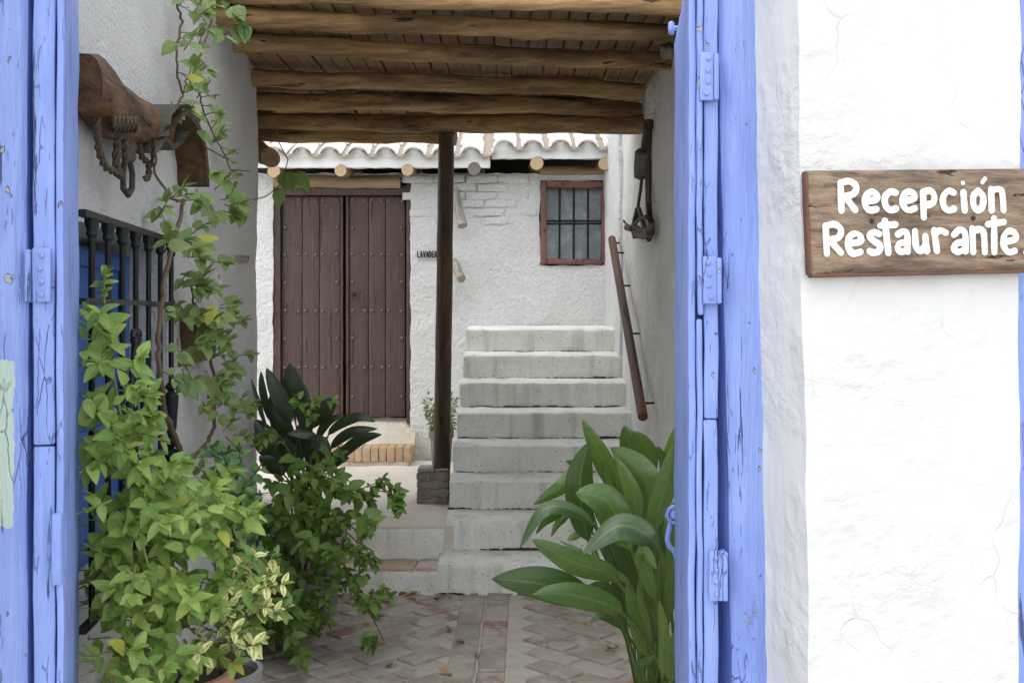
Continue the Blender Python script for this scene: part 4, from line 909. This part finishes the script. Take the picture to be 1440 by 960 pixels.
# variegated shrub with dark glossy leaves in the grey pot
vp = thing('variegated_shrub', 'glossy green shrub with yellow-cream variegated leaves in a grey pot', 'plant', (-.80, 2.95, .31))
pot(vp, Vector((-.80, 2.95, .315)), .11, .17, M_GPOT); LV = []; LD = []; ST = MB()
for px, py, r, D, n in ((345, 830, 30, 2.44, 12), (338, 880, 38, 2.40, 22), (305, 905, 34, 2.36, 12), (365, 865, 16, 2.42, 7), (352, 800, 20, 2.46, 6), (366, 815, 10, 2.46, 3), (340, 905, 20, 2.42, 8)):
    for _ in range(n):
        a = pr.uniform(0, 6.28); q = math.sqrt(pr.random()); sprig(LV, ST, P(px + math.cos(a) * r * q, py + math.sin(a) * r * q, D + pr.uniform(-.1, .1)), Vector((math.cos(a) * .6 + .2, -.5, .5)), pr.uniform(.03, .06), .022, .050, pr, sag=.1)
for px, py, r, D, n in ((325, 690, 34, 2.70, 18), (300, 660, 22, 2.75, 8), (340, 740, 26, 2.66, 14), (310, 760, 36, 2.66, 14), (340, 785, 26, 2.6, 9)):
    for _ in range(n):
        a = pr.uniform(0, 6.28); q = math.sqrt(pr.random()); sprig(LD, ST, P(px + math.cos(a) * r * q, py + math.sin(a) * r * q, D + pr.uniform(-.1, .1)), Vector((math.cos(a) * .6, -.5, .6)), pr.uniform(.04, .07), .02, .045, pr, sag=.1)
for k in range(7): ST.tube([P(320 + k * 2, 935, 2.92), P(310 + k * 6, 850, 2.85), P(295 + k * 9, 740 + (k % 3) * 20, 2.85)], [.005, .004, .002], 5)
ST.build('stems', M_STEM, vp)['kind'] = 'stuff'; put_leaves(vp, LM_VAR, LV, 150); put_leaves(vp, LM_D, LD, 140)
# mid bush trailing over the floor
mp_ = thing('trailing_shrub', 'mid green bushy plant with trailing sprigs in front of the dark aspidistra', 'plant', (-.93, 4.75, 0))
pot(mp_, Vector((-.97, 4.75, .002)), .12, .17, M_GPOT); LV = []; ST = MB()
for px, py, r, D, n in ((415, 625, 26, 4.62, 4), (435, 668, 36, 4.6, 9), (425, 705, 50, 4.6, 20), (415, 760, 50, 4.62, 22), (405, 815, 42, 4.62, 20), (400, 855, 34, 4.58, 16), (410, 880, 26, 4.5, 10), (382, 870, 20, 4.5, 7), (460, 690, 34, 4.55, 9), (475, 740, 24, 4.5, 6), (385, 740, 30, 4.65, 9), (440, 800, 26, 4.55, 8)):
    for _ in range(n):
        a = pr.uniform(0, 6.28); q = math.sqrt(pr.random()); sprig(LV, ST, P(px + math.cos(a) * r * q, py + math.sin(a) * r * q, D + pr.uniform(-.16, .16)), Vector((math.cos(a) * .7, -.5, -math.sin(a) * .3 + .1)), pr.uniform(.08, .16), .038, .088, pr)
for path in ([(420, 600), (424, 575), (432, 560), (450, 562)], [(410, 640), (395, 615), (385, 605)], [(470, 690), (500, 690), (525, 680), (548, 678), (556, 695)], [(480, 740), (505, 735), (530, 690), (545, 690), (560, 700)], [(465, 760), (490, 770), (510, 778), (505, 800)], [(460, 770), (485, 795), (500, 822), (518, 842)], [(470, 730), (500, 760), (525, 775)]):
    pts = [P(a, b, 4.5 - .02 * i) for i, (a, b) in enumerate(path)]; ST.tube(pts, .003, 4)
    for i in range(1, len(pts)):
        for t in (.0, .5):
            q = pts[i - 1].lerp(pts[i], 1 - t); sprig(LV, ST, q, (pts[i] - pts[i - 1]) + Vector((pr.uniform(-.05, .05), -.03, pr.uniform(-.09, .02))), .045, .03, .066, pr)
for c in ((520, 838, 4.45), (540, 905, 4.3), (528, 850, 4.42)):
    for k in range(3): sprig(LV, ST, P(*c), Vector((pr.uniform(-1, 1), pr.uniform(-1, .2), pr.uniform(-.2, .5))), .06, .03, .075, pr)
ST.tube([P(480, 790, 4.5), P(505, 832, 4.45), P(520, 860, 4.4), P(542, 905, 4.3)], .0028, 5)
for k in range(6): ST.tube([Vector((-.93 + .02 * k - .05, 4.75, .28)), P(400 + k * 12, 760, 4.65), P(395 + k * 14, 640 + (k % 3) * 30, 4.62)], [.008, .005, .003], 5)
ST.build('stems', M_STEM, mp_)['kind'] = 'stuff'; put_leaves(mp_, LM_M, LV)
# climbing vine on the wall
vn = thing('climbing_vine', 'slender climbing vine with scattered leaves trained up the passage wall', 'vine', onL(265, 640, .03)); LV = []; ST = MB()
def vpath(pts, r0, r1, p=.035, leaf=0, size=.055, dens=1):
    q = [onL(a, b, p) for a, b in pts]; sm = []
    for i in range(len(q) - 1):
        for k in range(5): sm.append(q[i].lerp(q[i + 1], k / 5) + Vector((pr.uniform(-.004, .004), pr.uniform(-.004, .004), 0)))
    sm.append(q[-1]); ST.tube(sm, [r0 + (r1 - r0) * i / len(sm) for i in range(len(sm))], 6)
    for i in range(len(sm)):
        if pr.random() < leaf: sprig(LV, ST, sm[i], (LN + Vector((pr.uniform(-.3, .3), pr.uniform(-1, 1), pr.uniform(-.6, .6)))), pr.uniform(.02, .05) * dens, .022, size, pr, alt=True)
def cl(px, py, r, n, size=.06, p=.06, L=.05):
    for _ in range(max(1, round(n * .55))):
        a = pr.uniform(0, 6.28); q = math.sqrt(pr.random()) * r; sprig(LV, ST, onL(px + math.cos(a) * q, py + math.sin(a) * q, p + pr.uniform(-.02, .03)), LN * .5 + Vector((math.cos(a) * .4, -.3, -math.sin(a) * .5)), L, .026, size * 1.3, pr, alt=True)
vpath([(262, 650), (245, 615), (233, 580), (224, 520), (223, 467), (231, 405), (247, 327), (259, 281)], .010, .006, .085, .1, .05)
vpath([(259, 281), (250, 283), (240, 278), (219, 244), (216, 205)], .005, .003, .06, .12); vpath([(262, 650), (290, 625), (301, 600), (303, 560), (303, 533), (290, 480), (275, 440), (268, 400)], .008, .004, .05, .35)
vpath([(247, 0), (256, 31), (248, 69), (250, 109), (258, 131), (247, 152), (250, 166)], .004, .003, .03, .22, .04); vpath([(300, 20), (294, 41), (281, 81), (281, 131), (286, 160), (300, 187), (316, 219), (325, 239), (353, 241)], .004, .002, .03, .16, .045)
vpath([(258, 131), (262, 115), (273, 85)], .003, .002, .03, .1, .04); vpath([(316, 222), (290, 208), (270, 190)], .003, .002, .03, .15, .04); vpath([(325, 239), (318, 262), (330, 245)], .002, .0015, .03, .1, .03)
for a in ((268, 122, 12, 4), (276, 140, 9, 4), (255, 100, 5, 1), (248, 140, 8, 3), (283, 165, 7, 3), (300, 185, 6, 2), (318, 187, 7, 2), (280, 75, 9, 3), (262, 75, 7, 2), (248, 60, 5, 1), (298, 205, 8, 2), (275, 260, 9, 4, .06), (300, 282, 20, 12, .07), (318, 290, 10, 5, .07), (232, 290, 12, 5, .06), (225, 310, 8, 2),
          (265, 335, 8, 3), (240, 360, 18, 7, .065), (280, 372, 18, 7, .065), (262, 400, 14, 5), (255, 420, 12, 4), (278, 425, 20, 10, .07), (300, 435, 14, 5), (310, 455, 14, 6), (258, 468, 14, 6, .06), (285, 475, 22, 9, .07), (320, 470, 14, 4), (300, 505, 22, 10, .07), (265, 510, 16, 6, .07), (328, 500, 12, 4), (308, 535, 15, 7), (302, 565, 20, 9, .06), (330, 580, 18, 7, .06), (315, 610, 14, 5, .055)): cl(*a)
for a in ((265, 10, 14, 6, .06), (290, 12, 16, 7, .06), (275, 30, 10, 3, .06), (305, 30, 12, 3, .055)): cl(*a)
for c, dd, n in ((P(338, 35, 4.1), Vector((.3, -.3, -.4)), 3), (P(330, 10, 4.1), Vector((.2, -.3, -.3)), 2), (P(398, 243, 5.2), Vector((.3, -.3, -.7)), 3), (P(415, 242, 5.2), Vector((.4, -.3, -.7)), 2), (P(388, 268, 5.2), Vector((.0, -.3, -.7)), 1)):
    for _ in range(n):
        d_ = dd + Vector((pr.uniform(-.4, .4), pr.uniform(-.2, .2), pr.uniform(-.2, .2))); LV.append((leaf_M(c + Vector((pr.uniform(-.02, .02), 0, 0)), d_, Vector((pr.uniform(-.5, .5), -.8, .6)), pr.uniform(.09, .13)), pr.randrange(3)))
ST.tube([onL(353, 282, .03), P(375, 276, 5.25), P(392, 262, 5.22), P(400, 244, 5.2), P(405, 225, 5.15), P(392, 200, 5.1), P(388, 180, 5.1)], .0028, 5)
ST.build('stems', M_STEM, vn)['kind'] = 'stuff'; put_leaves(vn, LM_V, LV)
# aspidistras: every leaf a strap along its own curve
def asp_leaf(par, pts, hw, base, mat, roll=0, fold=.25, wprof=None, pw=.004):
    """pts: tip, mid, blade base (world); base: where the stalk meets the soil"""
    tip, mid, bb = pts; ctl = [base, base.lerp(bb, .55) + (Vector((0, 0, .03))), bb, mid, tip]; sm = []
    for i in range(1, len(ctl)):
        p0 = ctl[max(i - 2, 0)]; p1 = ctl[i - 1]; p2 = ctl[i]; p3 = ctl[min(i + 1, len(ctl) - 1)]; n = 4 if i < 3 else 8
        for k in range(n):
            t = k / n; sm.append((.5 * ((2 * p1) + (p2 - p0) * t + (2 * p0 - 5 * p1 + 4 * p2 - p3) * t * t + (3 * p1 - p0 - 3 * p2 + p3) * t ** 3), 0 if i < 3 else (i - 3 + t) / 2))
    sm.append((tip, 1.0)); vs = []; fs = []; uv = []; na = 6; m = len(sm)
    for i, (p, t) in enumerate(sm):
        tg = (sm[min(i + 1, m - 1)][0] - sm[max(i - 1, 0)][0]).normalized(); vw = (CAMV - p).normalized(); s = tg.cross(vw).normalized(); nn = s.cross(tg)
        s2 = s * math.cos(roll) + nn * math.sin(roll); n2 = tg.cross(s2) * -1
        wv = pw if t <= 0 else max(pw, hw * 3.0 * max(.02, t + .04) ** .68 * (1 - t) ** 1.0) if t < .999 else .001
        for k in range(na + 1):
            a = k / na * 2 - 1; rip = .05 * hw * math.sin(t * 9 + a * 3 + hw * 200); vs.append(p + s2 * a * wv - n2 * (abs(a) ** 1.4 * wv * fold) + n2 * rip * abs(a) - ORG[par.name]); uv.append((k / na, i / m))
    for i in range(m - 1):
        for k in range(na): q = i * (na + 1) + k; fs.append((q, q + 1, q + na + 2, q + na + 1))
    me = bpy.data.meshes.new('leaf'); me.from_pydata(vs, [], fs); me.shade_smooth(); ul = me.uv_layers.new(name='UVMap')
    for lp_ in me.loops: ul.data[lp_.index].uv = uv[lp_.vertex_index]
    me.materials.append(mat); o = bpy.data.objects.new('leaf', me); COL.objects.link(o); o.parent = par; return o
ap = thing('large_aspidistra', 'large potted aspidistra with broad green leaves beside the open right door leaf', 'plant', (.47, 3.25, 0)); pot(ap, Vector((.47, 3.25, .002)), .17, .30, M_TERRA)
def az6(x, y, D): return P(700 + x / 2.596, 590 + y / 2.596, D)
ASP = [((310, 0), (385, 150), (470, 320), 36, 3.30, 0), ((332, 80), (300, 230), (330, 440), 50, 3.22, .2), ((285, 268), (400, 300), (485, 470), 62, 3.12, .3), ((80, 468), (185, 318), (350, 385), 27, 3.12, -.5), ((130, 310), (225, 252), (300, 215), 26, 3.35, .3),
 ((310, 490), (450, 385), (585, 470), 52, 2.95, .5), ((125, 436), (265, 515), (440, 590), 42, 3.02, .2), ((-22, 580), (160, 600), (345, 670), 60, 3.05, .25), ((128, 636), (280, 640), (455, 705), 44, 2.98, .2), ((463, 20), (482, 95), (500, 190), 36, 3.42, .2),
 ((412, 100), (520, 190), (565, 320), 58, 3.2, .3), ((435, 140), (495, 270), (515, 390), 32, 3.15, -.3), ((662, 10), (632, 95), (600, 230), 22, 3.4, .5), ((648, 85), (612, 250), (580, 400), 40, 3.05, .4), ((490, 40), (540, 100), (565, 200), 30, 3.4, .2), ((582, 95), (604, 150), (606, 240), 22, 3.42, .6),
 ((578, 545), (530, 490), (575, 650), 36, 2.97, .7), ((470, 600), (510, 720), (545, 860), 34, 3.05, .4), ((590, 660), (605, 780), (600, 930), 22, 3.0, .5), ((660, 760), (640, 850), (635, 950), 32, 2.98, .3), ((575, 860), (530, 900), (540, 960), 30, 2.95, .8), ((225, 440), (360, 515), (490, 610), 22, 3.1, .9),
 ((650, 500), (632, 600), (628, 720), 20, 3.05, .4), ((140, 415), (190, 365), (300, 345), 16, 3.3, .6), ((195, 425), (230, 370), (300, 350), 15, 3.33, .4), ((250, 150), (290, 170), (330, 220), 16, 3.4, .3), ((480, 330), (470, 470), (500, 600), 45, 3.25, .3), ((400, 420), (440, 540), (500, 680), 45, 3.25, .3), ((560, 300), (570, 450), (580, 600), 40, 3.2, .3), ((640, 300), (630, 420), (620, 560), 32, 3.2, .3),
 ((335, 600), (400, 640), (470, 740), 40, 3.25, .3), ((335, 742), (380, 715), (450, 760), 16, 3.15, .5), ((540, 610), (550, 700), (565, 820), 30, 3.08, .3), ((520, 560), (525, 660), (560, 800), 16, 3.02, .6), ((600, 480), (600, 600), (600, 760), 26, 3.1, .4), ((255, 440), (280, 425), (330, 430), 13, 3.35, .2), ((420, 140), (430, 230), (470, 380), 35, 3.38, .2)]
ar = random.Random(5)
for _ in range(16):                               # inner leaves behind the ones picked out above
    x = ar.uniform(330, 640); y = ar.uniform(120, 520); bx_ = x + (560 - x) * .45; by_ = y + ar.uniform(260, 360)
    ASP.append(((x, y), ((x + bx_) / 2 + ar.uniform(-15, 15), (y + by_) / 2), (bx_, by_), ar.uniform(18, 40), ar.uniform(3.25, 3.5), ar.uniform(.1, .9)))
for tip, mid, bb, hw, D, rl_ in ASP:
    base = Vector((.47 + rnd.uniform(-.09, .05), 3.2 + rnd.uniform(-.07, .07), .27)); asp_leaf(ap, [az6(*tip, D - .04), az6(*mid, D - .02), az6(*bb, D + .02)], hw / 2.596 * D / F * 1.05, base, L_ASP, rl_ * rnd.choice((-1, 1)), .22)
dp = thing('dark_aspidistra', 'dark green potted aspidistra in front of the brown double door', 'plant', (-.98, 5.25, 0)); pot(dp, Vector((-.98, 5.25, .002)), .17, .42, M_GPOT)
def az7(x, y, D): return P(340 + x / 3.692, 500 + y / 3.692, D)
ASD = [((128, 62), (185, 190), (255, 350), 40, 5.1, .2), ((250, 38), (262, 160), (275, 320), 52, 5.15, .1), ((48, 118), (82, 225), (130, 370), 14, 5.1, .5), ((495, 215), (430, 285), (365, 380), 46, 5.1, .2), ((692, 342), (590, 318), (450, 410), 26, 5.1, .3), ((727, 408), (610, 440), (480, 560), 30, 5.05, .3), ((705, 378), (570, 395), (465, 480), 26, 5.12, .2),
 ((238, 405), (305, 402), (385, 440), 24, 4.95, .4), ((462, 525), (415, 455), (345, 455), 40, 4.95, .4), ((535, 300), (440, 350), (390, 440), 22, 5.15, .3), ((320, 140), (325, 250), (310, 370), 32, 5.2, .2), ((100, 80), (110, 180), (150, 340), 20, 5.2, .3), ((70, 330), (120, 400), (200, 500), 45, 5.15, .2), ((60, 400), (110, 470), (200, 560), 40, 5.1, .3), ((150, 250), (200, 360), (260, 500), 50, 5.2, .2), ((330, 320), (320, 420), (310, 540), 50, 5.2, .2), ((440, 420), (400, 500), (350, 600), 45, 5.15, .2), ((560, 530), (500, 545), (420, 600), 24, 5.1, .4), ((90, 520), (140, 560), (220, 620), 40, 5.1, .3), ((600, 470), (520, 500), (430, 580), 30, 5.15, .3), ((220, 420), (240, 500), (280, 620), 50, 5.15, .2), ((400, 560), (380, 600), (330, 680), 40, 5.1, .2), ((160, 180), (180, 300), (240, 460), 45, 5.25, .2)]
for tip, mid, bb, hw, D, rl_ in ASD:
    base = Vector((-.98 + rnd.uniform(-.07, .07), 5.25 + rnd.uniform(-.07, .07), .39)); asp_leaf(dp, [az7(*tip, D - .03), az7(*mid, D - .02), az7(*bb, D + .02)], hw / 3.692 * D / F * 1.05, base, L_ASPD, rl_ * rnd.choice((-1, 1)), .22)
# little plant behind the post
sp_ = thing('small_potted_plant', 'small leafy plant in a terracotta pot half hidden behind the post', 'plant', (-.50, 7.62, .3)); pot(sp_, Vector((-.50, 7.62, .302)), .085, .33, M_PBRICK); LV = []; ST = MB()
for _ in range(34):
    a = pr.uniform(0, 6.28); p = Vector((-.50 + pr.uniform(-.07, .07), 7.62 + pr.uniform(-.07, .05), .62)); sprig(LV, ST, p, Vector((math.cos(a) * .45, math.sin(a) * .45, 1)), pr.uniform(.1, .3), .03, .045, pr, sag=.1, nk=2)
ST.build('stems', M_GSTEM, sp_)['kind'] = 'stuff'; put_leaves(sp_, LM_O, LV, 150)
# fallen leaves
dm = leaf_mesh('dry_leaf', L_DRY, .6, .5, -.25)
for k, (px, py) in enumerate(((560, 838), (568, 841), (575, 838), (612, 843), (620, 841), (632, 842), (470, 836), (478, 839), (550, 848), (630, 886), (527, 870), (551, 936), (653, 905), (636, 952), (630, 948), (855, 913), (820, 880), (672, 920), (385, 925), (498, 842), (585, 845))):
    D = EYE * F / (py - HOR); a = pr.uniform(0, 6.28)
    o = inst('dry_leaf', dm, None, leaf_M(P(px, py, D) + Vector((0, 0, .006)), Vector((math.cos(a), math.sin(a), .03)), Vector((pr.uniform(-.3, .3), pr.uniform(-.3, .3), 1)), pr.uniform(.035, .06)))
    where = 'at the foot of the lowest step' if py < 850 else 'beside the trailing shrub' if px < 600 else 'on the straight brick course' if px < 700 else 'near the large aspidistra'
    tag(o, 'small curled dry brown leaf lying on the floor ' + where, 'leaf', 'dry leaves fallen on the floor ' + where)
